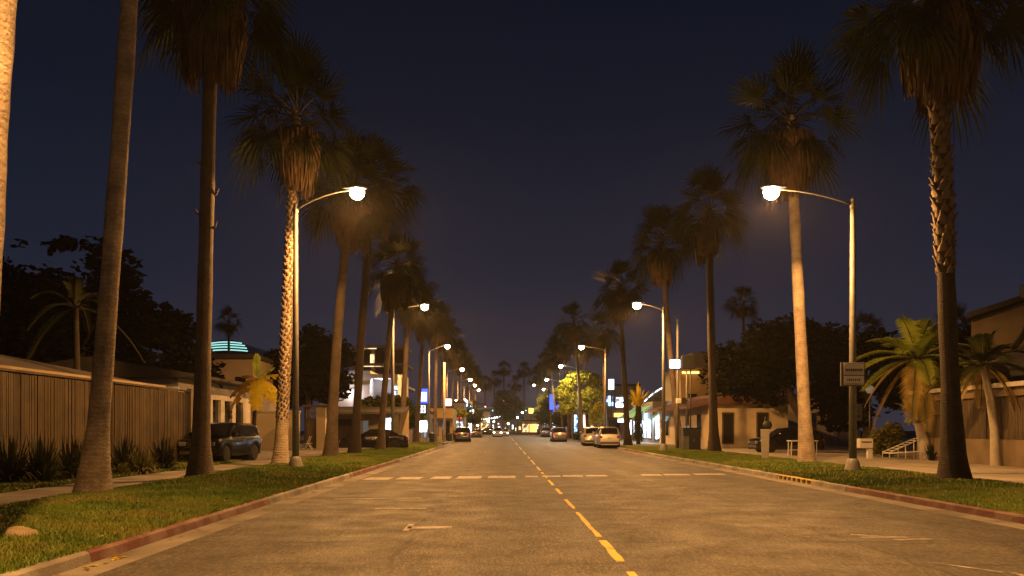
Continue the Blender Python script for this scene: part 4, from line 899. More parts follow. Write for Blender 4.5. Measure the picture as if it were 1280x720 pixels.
# front is -x; rz=+90deg turns the front toward -y (the viewer)
put(make_car('parked_car','glossy black suv with chrome grille parked by the banana plant, nose to the street','suv','car_black',bright=True), wx(274,36),36.4,.14,R(83))
put(make_car('parked_car','dark sedan parked side-on behind the palm trunks under the awning','sedan','car_navy'), wx(466,54),54.5,.14,R(8))
put(make_car('parked_car','black hatchback under the wide broadleaf tree, nose toward the street','hatch','car_navy'), wx(982,49.5),49.5,.145,R(3))
put(make_car('parked_car','silver suv with pale tailgate, nearest of the cars at the right lawn\'s end','suv','car_silver',tail='tail_off'), wx(762,65.5),67.5,.004,R(-91))
put(make_car('parked_car','champagne suv standing just ahead of the silver suv','suv','car_pale',tail='tail_off'), wx(742,74),75.6,.004,R(-93))
put(make_car('driving_car','dark maroon suv with glowing tail lights driving away on the right lane','suv','car_maroon',tail='tail'), wx(698,97),97,.004,R(-90))
put(make_car('parked_car','black suv far down the left kerb under the small yellow tree','suv','car_black',tail='tail'), wx(579,98),98,.004,R(-90))
SG = 'small cars by the street end'
for i,(px,Y,kd,pt,rz,lit,lab) in enumerate(((606,200,'sedan','car_navy',0,False,'dark car crossing at the far street end, at the left of the round tree'),(616,207,'suv','car_black',180,False,'black suv crossing at the far street end beneath the round tree'),(631,170,'sedan','car_pale',90,True,'oncoming car with lit headlamps far down the road'),(622,150,'suv','car_silver',90,True,'second oncoming car with lit headlamps, nearer the left kerb'),(682,150,'suv','car_maroon',-90,False,'dark suv parked far down the right kerb past the maroon one'),(596,140,'sedan','car_maroon',-90,False,'small car parked far down the left kerb past the black suv'))):
    put(make_car('distant_car',lab,kd,pt,lit,tail='tail'), wx(px,Y),Y,.006,R(rz))

# ------------------------------------------------------------------ left side: fence, buildings
FXL = -13.95
t = thing('board_fence','tall fence of vertical tan boards along the left pavement','fence',(FXL,14,.1))
n_pan = 7; yl = 21.6; b = MB(); y = -14.0; rr = random.Random(3)
while y < yl:
    wd = rr.uniform(.065,.105); d = rr.uniform(-.014,.014); b.box(d-.012, d+.012, y, y+wd-.014, .05+rr.uniform(-.01,.02), 3.12+rr.uniform(-.012,.012)); y += wd
b.part('board_panel', M['board'], t)
for i in range(13):
    yp = -14+35.5*i/12; MB().box(-.12,-.03,yp-.05,yp+.05,0,3.15).part('post', M['dark_wood'], t)
MB().box(-.07,.07,-14,yl,3.15,3.22).part('cap_rail', M['board'], t)
MB().box(-.075,-.03,-14,yl,1.0,1.1).part('rail', M['dark_wood'], t)
MB().box(-.09,.09,yl+.01,yl+.24,0,3.3).part('end_post', M['stucco_tan'], t, bevel=.01)
MB().box(-3.2,-.02,yl+.05,yl+.09,.05,3.1).part('return_panel', M['board'], t)
# shed with hip roof behind the fence
t = thing('shed','low shed with a shallow grey hip roof behind the board fence','shed',(-14.6,-2,.1))
MB().box(-6.6,-.4,.5,35,0,3.2).part('wall', M['dark_wood'], t)
b = MB(); b.add([(.2,0,3.3),(-7.2,0,3.3),(-7.2,36.2,3.3),(.2,36.2,3.3),(-3.5,4,4.25),(-3.5,29.5,4.25)],[(0,3,5,4),(3,2,5),(2,1,4,5),(1,0,4),(0,1,2,3)]); rf = b.part('roof', M['roof_felt'], t)
b = MB(); b.box(.17,.23,0,36.2,3.22,3.36); b.part('fascia', M['stucco_tan'], rf)
# white office with tall window slots
t = thing('white_office','low white building with tall dark window slots and dark overhanging roof behind the black suv','building',(-16.0,39.5,.12))
MB().box(-9,0,0,.3,0,4.0).box(-9,-8.7,.3,11,0,4.0).box(-.25,0,.3,11.0,0,.75).box(-.25,0,.3,11,3.1,4.0).box(-9,0,11,11.3,0,4.0).part('wall', M['stucco_white'], t)
b = MB(); ys = [.3,1.6,2.2,3.5,4.1,5.4,6.0,7.3,7.9,9.2,9.8]
for a in range(0,10,2): MB().box(-.25,0,ys[a],ys[a+1] if a==0 else ys[a+1]-.7,.752,3.098).part('pier', M['stucco_white'], t)
MB().box(-.25,0,9.9,11,.752,3.098).part('pier', M['stucco_white'], t)
MB().box(-.2,-.16,1.55,9.95,.752,3.098).part('window', M['glass_dark'], t)
b = MB(); b.prism([(-9.4,4.0),(1.1,4.0),(1.1,4.16),(-4,5.0),(-9.4,4.16)],-.8,11.9,'y'); b.part('roof', M['roof_dark'], t)
# cream upper block
Y = 62.0
t = thing('cream_block','plain cream two-storey block with a flat dark roof below the teal curved roof','building',(wx(262,Y),Y,.12))
MB().box(-4,wx(316,Y)-wx(262,Y),0,9,0,6.9).part('wall', M['stucco_tan'], t)
MB().box(-4.2,wx(316,Y)-wx(262,Y)+.25,-.25,9.2,6.92,7.25).part('roof', M['roof_dark'], t)
for x in (.4,2.0): MB().box(x,x+.8,-.03,.02,4.2,5.5).part('window', M['glass_dark'], t)
# far curved roof with light bands
Y = 215.0
t = thing('arched_hall','distant hall with an arched roof striped by teal light bands','building',(wx(283,Y),Y,0))
arc = [(6.2*math.cos(a), 22.0+ 3.4*math.sin(a)) for a in [PI*k/16 for k in range(17)]]
MB().prism(arc, 0, 22, 'y').part('roof', M['glass_dark'], t)
MB().box(-6,6,.5,21.5,0,21.9).part('wall', M['stucco_grey'], t)
for lv in (.25,1.0,1.7,2.35):
    a0 = math.asin(min(.97,lv/3.4)); hw_ = 6.2*math.cos(a0)*.93; b = MB(); K = 14
    P = [(-hw_+2*hw_*k/K, -.12, 22.0+lv+.35*math.sin(PI*k/K)-.1) for k in range(K+1)]
    V = []
    for p in P: V += [p,(p[0],p[1],p[2]+.32),(p[0],p[1]+.1,p[2]+.32),(p[0],p[1]+.1,p[2])]
    b.add(V,[(k*4+c,k*4+(c+1)%4,k*4+4+(c+1)%4,k*4+4+c) for k in range(K) for c in range(4)]); b.part('light_band', M['teal_glow'], t)
for px, w_, zt, lab in ((222,14,426,'dark far building with twin stepped tops over the fence end'),(245,7,431,'narrow dark far building next to the stepped one')):
    t = thing('far_building',lab,'building',(wx(px,180),180,0)); MB().box(-w_/8,w_/8,0,8,0,wz(zt,180)).box(-w_/4,w_/4,.4,8,0,wz(zt+8,180)).part('wall', M['stucco_grey'], t)
# low cream wall
Y = 57.0
t = thing('garden_wall','low cream garden wall behind the banana plant','wall',(wx(312,Y),Y,.13)); Wd = wx(374,Y)-wx(312,Y)
MB().box(0,Wd,0,.22,0,2.65).part('wall_panel', M['stucco_cream'], t, bevel=.015); MB().box(-.05,Wd+.05,-.04,.26,2.652,2.75).part('coping', M['stucco_white'], t, bevel=.01)
# gate posts
Y = 56.0
t = thing('gateway','dark gate frame with a cream pillar between two palms past the cream wall','gate',(wx(380,Y),Y,.13))
MB().box(0,.16,0,.16,0,3.0).part('post', M['black_metal'], t); MB().box(.85,1.5,0,.5,0,2.95).part('pillar', M['stucco_cream'], t, bevel=.02); MB().box(-.1,2.3,-.1,.6,3.0,3.14).part('lintel', M['dark_wood'], t)
MB().box(.18,.83,.05,.09,.1,2.2).part('gate_leaf', M['dark_wood'], t); MB().box(1.55,2.2,.2,.3,0,1.3).part('pillar', M['stucco_grey'], t)
t = thing('folding_chair_heap','white metal garden chair folded against the gateway','chair',(wx(385,54.5),54.5,.14))
b = MB(); b.tube([(-.3,0,0),(.05,0,.75),(.12,0,.95)],.02,6); b.tube([(-.3,.45,0),(.05,.45,.75),(.12,.45,.95)],.02,6); b.tube([(.3,0,0),(-.05,0,.5)],.02,6); b.tube([(.3,.45,0),(-.05,.45,.5)],.02,6); b.part('frame', M['white_metal'], t)
b = MB()
for k in range(5): b.box(-.28+.1*k,-.2+.1*k,0,.45,.42+.01*k,.44+.01*k)
b.part('seat', M['white_metal'], t)
# carport awning
Y = 60.0
t = thing('carport','brown sloped carport awning on posts behind the dark sedan','carport',(wx(402,Y),Y,.13)); Wd = wx(505,Y)-wx(402,Y)
MB().prism([(-1.0,2.55),(3.4,3.1),(3.4,3.22),(-1.0,2.72)],-.6,Wd,'x').part('roof', M['roof_dark'], t)
for x in (0,Wd*.5,Wd-.3): MB().box(x,x+.12,-.7,-.58,0,2.6).part('post', M['dark_wood'], t)
MB().box(-.5,Wd,3.0,3.2,0,2.95).part('back_wall', M['stucco_tan'], t)
MB().box(.6,1.7,2.96,3.02,.02,2.2).part('door', M['dark_wood'], t); MB().box(2.3,3.0,2.96,3.02,.9,2.1).part('window', M['win_dim'], t); MB().box(Wd-2.0,Wd-1.4,2.94,3.02,.5,2.3).part('window', M['win_white'], t)
# white modern block
Y = 78.0
t = thing('white_block','modern white two-storey block with a framed balcony lit bluish','building',(wx(424,Y),Y,.13)); W2 = wx(462,Y)-wx(424,Y); W3 = wx(497,Y)-wx(424,Y); zt = wz(463,Y)-.13
MB().box(-2,W2,0,9,0,zt-1.4).box(W2-2.4,W2,.4,9,zt-1.4,zt).part('wall', M['stucco_white'], t)
MB().box(W2+.02,W3,2.4,9,0,zt-.2).part('wall', M['stucco_grey'], t)
MB().box(W2+.02,W3,0,2.4,zt-.75,zt-.35).box(W3-.4,W3,0,2.4,zt-2.6,zt-.751).part('balcony_frame', M['stucco_white'], t); MB().box(W2+.02,W3,0,2.4,2.7,2.95).part('balcony_slab', M['stucco_white'], t)
for x in (W2+.3, W2+1.2): MB().box(x,x+.75,2.34,2.42,3.2,5.1).part('window', M['win_dim'], t)
MB().box(W3-.35,W3-.05,-.03,.03,3.5,5.6).part('light_panel', M['win_blue'], t)
for x in (.2,1.4): MB().box(x,x+.8,-.04,.03,2.4,3.6).part('window', M['glass_dark'], t)
MB().box(W2+.9,W2+1.3,.9,1.3,zt-.86,zt-.752).part('ceiling_lamp', M['sign_white_lit'], t); glow_light('balcony_light', (W2+1.1,.6,zt-1.1), 190, (.85,.85,1), t, .12)
MB().box(1.2,1.6,-.3,-.041,zt-2.0,zt-1.85).part('wall_lamp', M['sign_white_lit'], t); glow_light('wall_light', (1.4,-.7,zt-2.2), 120, (.95,.88,.95), t, .12)
# building frame under construction
Y = 98.0
t = thing('unfinished_building','dark unfinished building of stacked floor slabs above the white block','building',(wx(440,Y),Y,.13)); Wd = wx(512,Y)-wx(440,Y)
for k, z in enumerate((3.4,6.4,9.2,11.4)): MB().box(-.3+.2*k,Wd-.2*k,0,8,z,z+.28).part('floor_slab', M['stucco_grey'], t)
for x in (0,Wd*.33,Wd*.66,Wd-.7):
    MB().box(x,x+.4,.3,.7,0,11.4).part('column', M['stucco_grey'], t)
MB().box(.3,Wd-.8,4,4.3,0,11.4).part('core_wall', M['dark_wood'], t)
for x0,x1,z in ((1.4,4.4,9.02),(3.2,6.2,6.2),(.8,3.0,11.2)): MB().box(x0,x1,-.05,-.01,z,z+.1).part('light_strip', M['win_warm'], t)
MB().box(2.2,2.7,.2,.4,9.5,10.6).part('lit_opening', M['win_warm'], t)
# pylon sign
Y = 82.5
def pylon():
    t = thing('pylon_sign','blue and white lit pylon sign at the left kerb between the palms','sign',(wx(529,Y),Y,.15))
    MB().box(-.44,-.34,-.1,.1,0,5.3).part('post', M['dark_grey'], t); MB().box(.34,.44,-.1,.1,0,5.3).part('post', M['dark_grey'], t)
    z0,z1 = wz(504,Y),wz(486,Y); MB().box(-.52,.52,-.13,.13,z0-.15,z1-.15).part('head_panel', M['sign_blue_lit'], t, bevel=.02)
    MB().box(-.36,.36,-.15,-.135,z0+.05,z1-.5).part('emblem_panel', M['sign_white_lit'], t)
    z0,z1 = wz(517,Y),wz(505,Y); p = MB().box(-.33,.33,-.12,.12,z0-.15,z1-.2).part('price_panel', M['black_metal'], t)
    b = MB()
    for r_ in range(2):
        for k in range(2):
            zz = z0-.08+r_*.42; xx = -.28+k*.3
            b.box(xx,xx+.22,-.135,-.122,zz+.3,zz+.36); b.box(xx+.16,xx+.22,-.135,-.122,zz+.06,zz+.297); b.box(xx,xx+.22,-.135,-.122,zz,zz+.057); b.box(xx,xx+.155,-.135,-.122,zz+.15,zz+.2)
    b.part('price_digits', M['sign_white_lit'], p)
    z0,z1 = wz(540,Y),wz(526,Y); MB().box(-.36,.4,-.12,.12,z0-.15,z1-.15).part('lower_panel', M['win_white'], t)
pylon()
# shops on the left
def shop(name, label, px0, px1, Y, ztop, wall, wins, depth=8, roof='roof_dark', awn=None, signs=(), face='y', cat='shop'):
    x0, x1 = wx(px0,Y), wx(px1,Y); t = thing(name, label, cat, (x0,Y,.14)); W_ = x1-x0
    MB().box(0,W_,0,depth,0,ztop).part('wall', M[wall], t)
    MB().box(-.12,W_+.12,-.12,depth+.1,ztop+.002,ztop+.28).part('parapet', M[roof], t)
    for a, c, z0, z1, mt in wins:
        f = MB(); xa, xc = W_*a, W_*c; f.box(xa-.06,xc+.06,-.05,.02,z0-.06,z0-.001); f.box(xa-.06,xc+.06,-.05,.02,z1+.001,z1+.06); f.box(xa-.06,xa-.001,-.05,.02,z0,z1); f.box(xc+.001,xc+.06,-.05,.02,z0,z1)
        if xc-xa > 1.6: xm = (xa+xc)/2; f.box(xm-.03,xm+.03,-.05,-.02,z0,z1)
        fo = f.part('window_frame', M['dark_grey'], t); MB().box(xa,xc,-.018,.015,z0,z1).part('pane', M[mt], fo)
    if awn: MB().prism([(-1.2,awn[1]),(-.01,awn[2]),(-.01,awn[2]+.08),(-1.2,awn[1]+.08)],W_*awn[3],W_*awn[4],'x').part('awning', M[awn[0]], t)
    for a, c, z0, z1, mt in signs: MB().box(W_*a,W_*c,-.2,-.06,z0,z1).part('shop_sign', M[mt], t, bevel=.02)
    return t
shop('shop','ochre shop with dark posts past the pylon sign',538,566,96,3.9,'stucco_ochre',[(.1,.35,.6,2.4,'win_dim'),(.55,.85,.1,2.4,'glass_dark')],awn=('roof_dark',2.3,2.6,.0,1.0))
shop('shop','dim low shop behind the pylon sign with a white window',508,537,92,3.2,'stucco_grey',[(.35,.6,.4,2.2,'win_dim'),(.75,.97,.4,2.2,'win_white')])
shop('shop','narrow shop with cool lit front, first past the small yellow tree',566,580,128,5.5,'stucco_grey',[(.1,.9,.4,2.6,'win_white')],signs=[(.1,.8,3.0,3.7,'sign_red_lit')])
shop('shop','shop with blue sign farther along the left pavement',578,590,165,7.0,'stucco_grey',[(.1,.45,.4,2.8,'win_blue'),(.5,.95,.4,2.8,'win_white')],signs=[(.35,.9,4.2,6.4,'sign_cyan_lit')])
shop('shop','little warm lit shop at the left of the street end',600,612,216,6.0,'stucco_tan',[(.1,.9,.4,2.8,'win_warm')])
# little pink lit round sign on a pole near left lamp three
Y = 84.0
t = thing('lit_box_sign','small pinkish lit box sign on a wooden pole past the pylon','sign',(wx(555.5,Y),Y,.15))
MB().tube([(0,0,0),(0,0,wz(455,Y))],[.14,.11],10).part('pole', M['bark_pale'], t, smooth=True); MB().box(.12,.75,-.2,.1,wz(508,Y)-.1,wz(499,Y)-.1).part('sign_panel', M['sign_pink_lit'], t, bevel=.06)
t = thing('litter_bin','grey litter bin on the lawn end past the pylon sign','bin',(wx(540,76.4),76.4,.15)); MB().lathe([(.24,0),(.28,.05),(.3,.85),(.32,.88)],16).part('body', M['dark_grey'], t, smooth=True); MB().lathe([(.33,.882),(.3,.98),(.12,1.05)],16).part('lid', M['black_metal'], t, smooth=True)
t = thing('litter_bin','small black bin at the far left kerb next to the black suv','bin',(wx(562,92),92,.15)); MB().lathe([(.24,0),(.28,.05),(.3,.75),(.32,.78)],16).part('body', M['black_metal'], t, smooth=True); MB().lathe([(.33,.782),(.3,.88),(.12,.95)],16).part('lid', M['dark_grey'], t, smooth=True)
# rubble by the left kerb return and rock on the lawn
def rock(name, label, x, y, z, sx, sy, sz, seed, mat='rock', n=14):
    g = np.random.default_rng(seed); b = MB(); rings = 9; V = []
    for i in range(rings):
        ph = PI*i/(rings-1)
        for j in range(n):
            th = 2*PI*j/n; d = np.array([math.sin(ph)*math.cos(th), math.sin(ph)*math.sin(th), math.cos(ph)])
            r_ = 1+.16*math.sin(3*d[0]+seed)+.13*math.sin(4*d[1]+2*seed)+.1*math.sin(5*d[2]+d[0]*4)+g.normal(0,.025)*(0 < i < rings-1); V.append((d[0]*r_*sx,d[1]*r_*sy,d[2]*r_*sz))
    b.add(V,[(i*n+j,i*n+(j+1)%n,(i+1)*n+(j+1)%n,(i+1)*n+j) for i in range(rings-1) for j in range(n)])
    o = b.part(name, M[mat], smooth=True); o.location = (x,y,z); return tag(o, label, 'rock')
rock('rock','tan rock half sunk in the grass near the left kerb',wx(22,10.4),10.5,.24,.24,.16,.11,3)
rock('rock','small stone in the grass beside the larger tan rock',wx(3,10.6),10.3,.22,.08,.07,.06,5)
rock('rubble','pale rubble heap on the left kerb return before the side street',wx(546,66),68,.12,.35,.5,.16,7,'concrete')
b = MB(); g = random.Random(2)
for k in range(9):
    x,y = -4.86+g.uniform(-.05,.06), 9.7+g.uniform(-.3,.5); a = g.uniform(0,6); l,w_ = g.uniform(.05,.1),g.uniform(.018,.035); c,s_ = math.cos(a),math.sin(a)
    b.add([(x-c*l,y-s_*l,.013),(x-s_*w_,y+c*w_,.022),(x+c*l,y+s_*l,.013),(x+s_*w_,y-c*w_,.018)],[(0,1,2,3)])
structure(b.part('fallen_leaves', M['banana']),'stuff')
b = MB(); g = random.Random(6)
for k in range(240):
    if k < 130: x, y = g.uniform(-9,-5.1), g.uniform(8,40)**1; z = float(lawn_left(np.array(x),np.array(y)))+g.uniform(.03,.06)
    elif k < 180: x, y = KL+abs(g.gauss(0,.12))+.02, g.uniform(8,60); z = .014
    elif k < 215: x, y = KR-abs(g.gauss(0,.12))-.02, g.uniform(12,60); z = .014
    else: x, y = g.uniform(9.2,13.3), g.uniform(14,50); z = float(lawn_right(np.array(x),np.array(y)))+g.uniform(.03,.06)
    a = g.uniform(0,6.28); l,w_ = g.uniform(.04,.13),g.uniform(.012,.03); c,s_ = math.cos(a),math.sin(a)
    b.add([(x-c*l,y-s_*l,z),(x-s_*w_,y+c*w_,z+.012),(x+c*l,y+s_*l,z+.004),(x+s_*w_,y-c*w_,z+.008)],[(0,1,2,3)])
structure(b.part('dry_leaf_litter', M['banana_dead']),'stuff')

# ------------------------------------------------------------------ right side
# plate sign and small sign on the nearest right lamp: parts of street furniture hung on the post
Y = 26.3; xp = wx(1066,Y)
t = thing('plate_sign','two-row white plate sign clamped to the nearest right lamp post','sign',(xp,Y-.16,.15))
z0,z1 = wz(483,Y)-.15, wz(453.5,Y)-.15; x0,x1 = wx(1048,Y)-xp, wx(1078,Y)-xp
MB().box(x0,x1,-.03,.02,z0,z1).part('frame', M['sign_back'], t, bevel=.01)
zm = z0+(z1-z0)*.46
for za,zb,nm in ((zm+.02,z1-.05,'upper'),(z0+.05,zm-.02,'lower')):
    f = MB().box(x0+.1,x1-.04,-.042,-.031,za,zb).part('sign_face', M['sign_face'], t); b = MB(); g = random.Random(len(nm)+ord(nm[0]))
    if nm == 'upper':
        x = x0+.14
        while x < x1-.12: w_ = g.uniform(.03,.06); b.box(x,x+w_,-.048,-.0425,za+.1,za+.19); x += w_+.015
        b.box(x0+.12,x1-.06,-.048,-.0425,za+.045,za+.06)
    else:
        x = x0+.2
        while x < x1-.16: w_ = g.uniform(.025,.045); b.box(x,x+w_,-.048,-.0425,za+.12,za+.19); x += w_+.03
        b.box(x0+.12,x1-.06,-.048,-.0425,za+.03,za+.04)
    b.part('lettering', M['sign_ink'], f)
t = thing('small_sign','small pale notice below the plate sign on the nearest right lamp post','sign',(xp+.1,Y+.12,.15))
MB().box(.03,.27,0,.02,wz(526,Y)-.15,wz(505,Y)-.15).part('sign_face', M['sign_back'], t, bevel=.006); MB().box(.08,.2,-.006,-.001,wz(522,Y)-.15,wz(519,Y)-.15).part('lettering', M['sign_ink'], t)
# marker post with black disc
Y = 36.6; x = wx(956.5,Y)
t = thing('marker_post','flat white marker post with a black disc on the right lawn','post',(x,Y,.18))
b = MB(); b.add([(-.15,-.04,0),(.15,-.04,0),(.19,-.04,1.42),(-.21,-.04,1.42),(-.15,.04,0),(.15,.04,0),(.19,.04,1.42),(-.21,.04,1.42)],[(0,1,2,3),(5,4,7,6),(1,5,6,2),(4,0,3,7),(3,2,6,7),(4,5,1,0)]); b.part('board', M['sign_back2'], t, bevel=.01)
MB().lathe([(.02,-.03),(.2,-.028),(.215,-.01),(.215,.01),(.2,.028),(.02,.03)],24,(.1,0,1.6),'y').part('disc', M['black_metal'], t, smooth=True); MB().box(-.02,.03,-.02,.02,1.42,2.0).part('stem', M['black_metal'], t)
# utility cabinet, twin poles and the dark billboard
Y = 51.0; x = wx(863.5,Y)
t = thing('utility_cabinet','black metal cabinet on the right lawn under the dark panel sign','cabinet',(x,Y,.18))
MB().box(-.55,.55,-.35,.35,.05,1.42).part('body', M['black_metal'], t, bevel=.03); MB().box(-.6,.6,-.4,.4,1.422,1.5).part('lid', M['black_metal'], t, bevel=.02); MB().box(-.55,-.2,-.37,-.352,.1,.95).part('notice_panel', M['sign_back'], t); MB().box(-.6,.6,-.4,.4,0,.05).part('plinth', M['concrete'], t); MB().box(.1,.14,-.39,-.352,.6,.8).part('handle', M['galv'], t)
t = thing('panel_sign','dark square panel sign on twin thin poles behind the cabinet','sign',(x,Y+.6,.16))
z0,z1 = wz(461,Y)-.15,wz(443,Y)-.15
for dx in (-.13,.13): MB().tube([(dx,0,0),(dx,0,z1-.1)],.045,8).part('pole', M['galv'] if dx < 0 else M['dark_grey'], t, smooth=True)
MB().box(-.45,.42,-.1,.1,z0,z1).part('panel', M['black_metal'], t, bevel=.03)
t = thing('signal_box','small crossing signal box with a pale face on the panel sign\'s poles','signal',(x,Y+.5,.16))
zc = wz(501,Y)-.15; MB().box(-.5,-.2,-.12,.12,zc-.2,zc+.22).part('housing', M['black_metal'], t, bevel=.03); MB().box(-.82,-.52,-.1,.1,zc-.16,zc+.16).part('lit_face', M['sign_face'], t, bevel=.02); MB().box(-.2,-.08,-.03,.03,zc-.03,zc+.03).part('bracket', M['dark_grey'], t)
Y = 54.0; x = wx(847,Y)
t = thing('lit_blue_sign','small lit white and blue box sign high on a thin pole by the bowed palm','sign',(x,Y,.16))
MB().tube([(0,0,0),(0,0,wz(402,Y))],[.1,.07],10).part('pole', M['galv'], t, smooth=True)
z0,z1 = wz(460.5,Y)-.15,wz(450,Y)-.15
MB().box(-.55,.12,-.22,-.1,z0,z1).part('lit_panel', emat('cool_sign_panel',(.55,.8,1),7), t, bevel=.02); MB().box(-.6,.16,-.1,.0,z0-.05,z1+.05).part('casing', M['dark_grey'], t)
# bench / table, mailbox, globe lamp, rack
Y = 43.0; x = wx(1003,Y)
t = thing('white_table','plain white table behind the brightly lit golden palm','table',(x,Y,.15))
MB().box(-.75,.75,-.3,.3,.78,.84).part('top', M['white_metal'], t, bevel=.01)
for sx in (-.68,.68):
    for sy in (-.24,.24): MB().tube([(sx,sy,0),(sx*.98,sy,.78)],.03,8).part('leg', M['white_metal'], t)
MB().box(-.68,.68,-.02,.02,.3,.34).part('stretcher', M['white_metal'], t)
t = thing('planter_box','dark planter box under the white table','planter',(x+.1,Y+.9,.15)); MB().box(-.4,.4,-.2,.2,0,.5).part('box', M['dark_wood'], t, bevel=.01); MB().box(-.37,.37,-.17,.17,.501,.52).part('soil', M['soil'], t)
Y = 39.5; x = wx(1081,Y)
t = thing('mailbox','white mailbox on one leg beside the nearest right lamp post','mailbox',(x,Y,.15))
MB().box(-.34,.34,-.2,.2,.5,.98).part('body', M['white_metal'], t, bevel=.04); MB().box(.12,.34,-.1,.1,0,.5).part('leg', M['white_metal'], t); MB().box(-.25,.25,-.215,-.202,.78,.84).part('slot', M['dark_grey'], t)
Y = 42.5; x = wx(1087.5,Y)
t = thing('globe_lamp','dim round globe lamp on a black post in front of the black trees','lamp',(x,Y,.14)); z = wz(487,Y)-.14
MB().tube([(0,0,0),(0,0,z-.2)],[.06,.04],10).part('post', M['black_metal'], t, smooth=True); MB().lathe([(.001,-.22)]+[(.22*math.sin(a),-.22*math.cos(a)) for a in [PI*k/12 for k in range(1,12)]]+[(.001,.22)],20,(0,0,z)).part('globe', M['globe'], t, smooth=True); MB().lathe([(.07,-.26),(.09,-.2)],12,(0,0,z)).part('collar', M['black_metal'], t)
Y = 37.6; x0 = wx(1112,Y)
t = thing('wire_rack','white sloping wire rack at the foot of the bright green feather palm','rack',(x0,Y,.15)); W_ = 1.5
b = MB()
for dy in (0,.7):
    b.tube([(0,dy,.05),(0,dy,.35),(W_,dy,1.0)],.022,6); b.tube([(0,dy,.3),(W_,dy,.38)],.02,6); b.tube([(W_,dy,0),(W_,dy,1.0)],.022,6); b.tube([(W_*.5,dy,0),(W_*.5,dy,.65)],.02,6)
b.part('frame', M['white_metal'], t, smooth=True)
b = MB()
for k in range(8): f = k/7; b.tube([(W_*f,0,.35+.65*f),(W_*f,.7,.35+.65*f)],.016,6); b.tube([(W_*f,0,.3+.08*f),(W_*f,.7,.3+.08*f)],.014,6)
b.part('bar', M['white_metal'], t, smooth=True)
o = bpy.data.objects.new('spiky_plant', fx[3]); COL.objects.link(o); o.location = (wx(1165,37.2),37.2,.15); o.scale = (.75,.75,.75); tag(o,'small spiky plant at the feather palm\'s foot beside the wire rack','plant')
# bamboo wall with fascia
XW = 20.0
t = thing('bamboo_wall','right-hand wall of dark bamboo panels over a tan plinth with a wide timber fascia','wall',(XW,14,.14)); y1 = 24.6
MB().box(0,.25,0,y1,0,1.05).part('plinth', M['stucco_dim'], t)
rr = random.Random(8)
for k in range(9):
    ya = k*y1/9+.05; yb = (k+1)*y1/9-.05; b = MB(); y = ya+.06
    while y < yb-.06: r_ = rr.uniform(.018,.03); b.tube([(.06+rr.uniform(-.015,.015),y,1.06),(.06+rr.uniform(-.015,.015),y,2.76)],r_,6); y += r_*2.1
    b.box(.09,.12,ya,yb,1.06,2.76); b.part('bamboo_panel', M['bamboo'], t); MB().box(.0,.14,yb+.003,yb+.097,1.052,2.77).part('post', M['dark_wood'], t)
MB().box(-.1,.3,-.1,y1+.1,2.772,3.12).part('fascia', M['stucco_dim'], t); MB().box(-.32,.4,-.2,y1+.2,3.122,3.3).part('cornice', M['stucco_white'], t)
# house behind it
t = thing('tan_house','tan house with sloped dark roof rising behind the bamboo wall','house',(22.4,20,.14))
MB().box(0,9,0,16.5,0,4.0).part('wall', M['stucco_dim'], t)
b = MB(); b.prism([(-.8,3.9),(4.2,6.9),(9.8,3.9),(9.8,3.7),(4.2,6.65),(-.8,3.7)],-.6,16.9,'y'); b.part('roof', M['roof_dark'], t)
b = MB(); b.prism([(.02,4.0),(8.98,4.0),(4.2,6.6)],16.2,16.5,'y'); b.prism([(.02,4.0),(8.98,4.0),(4.2,6.6)],0,.3,'y'); b.part('gable', M['stucco_tan'], t)
Y = 37.0
t = thing('upper_house','tall tan plastered house end with a dark raking eave, at the far right','house',(wx(1222,Y),Y+.5,.14)); zA,zB = wz(398,Y)-.14, wz(372,Y)-.14; X1 = wx(1300,Y)-wx(1222,Y)
MB().add([(0,0,0),(X1,0,0),(X1,0,zB),(0,0,zA),(5.5,8,0),(X1+5,8,0),(X1+5,8,zB),(5.5,8,zA)],[(0,1,2,3),(5,4,7,6),(4,0,3,7),(1,5,6,2),(3,2,6,7),(0,4,5,1)]).part('wall', M['stucco_dim'], t)
MB().add([(-.5,-.5,zA+.0),(X1,-.5,zB+.15),(X1,-.5,zB+.4),(-.5,-.5,zA+.25),(5.0,8,zA),(X1+5,8,zB+.15),(X1+5,8,zB+.4),(5.0,8,zA+.25)],[(0,1,2,3),(5,4,7,6),(4,0,3,7),(1,5,6,2),(3,2,6,7),(0,4,5,1)]).part('roof', M['roof_dark'], t)
MB().tube([(X1*.95,-.15,zB-.6),(X1*.8,-.15,zB-1.6),(X1*.62,-.15,zB-2.3),(X1*.5,-.15,zB-3.4),(X1*.5,-.15,1)],.07,8).part('drainpipe', M['black_metal'], t, smooth=True); MB().box(X1*.66,X1*.86,-.9,-.51,zB-.1,zB+.55).part('floodlight', M['black_metal'], t, bevel=.04)
MB().box(.4,1.0,-.04,.02,2.3,3.9).part('window', M['glass_dark'], t)
# cream building behind the lot (front faces the viewer)
Y = 74.0
t = thing('cream_building','cream building with a grey door and tall dark windows behind the wide broadleaf tree','building',(wx(893,Y),Y,.14)); W_ = 13.5
MB().box(0,W_,0,10,0,4.3).part('wall', M['stucco_cream'], t)
MB().box(-.4,W_+.4,-.5,10.3,4.302,4.6).part('roof', M['roof_red'], t)
for x in (.25,2.6,5.2,8.0,10.8): MB().box(x,x+.55,-.22,-.002,0,4.29).part('pilaster', M['stucco_white'], t, bevel=.02)
d = MB().box(1.45,2.45,-.06,-.002,.02,2.7).part('door', M['stucco_grey'], t); MB().box(2.3,2.36,-.12,-.06,1.1,1.25).part('handle', M['chrome'], d)
for x in (.9,3.3,6.2,9.0): MB().box(x,x+.42,-.05,-.002,.6,2.9).part('window', M['glass_dark'], t)
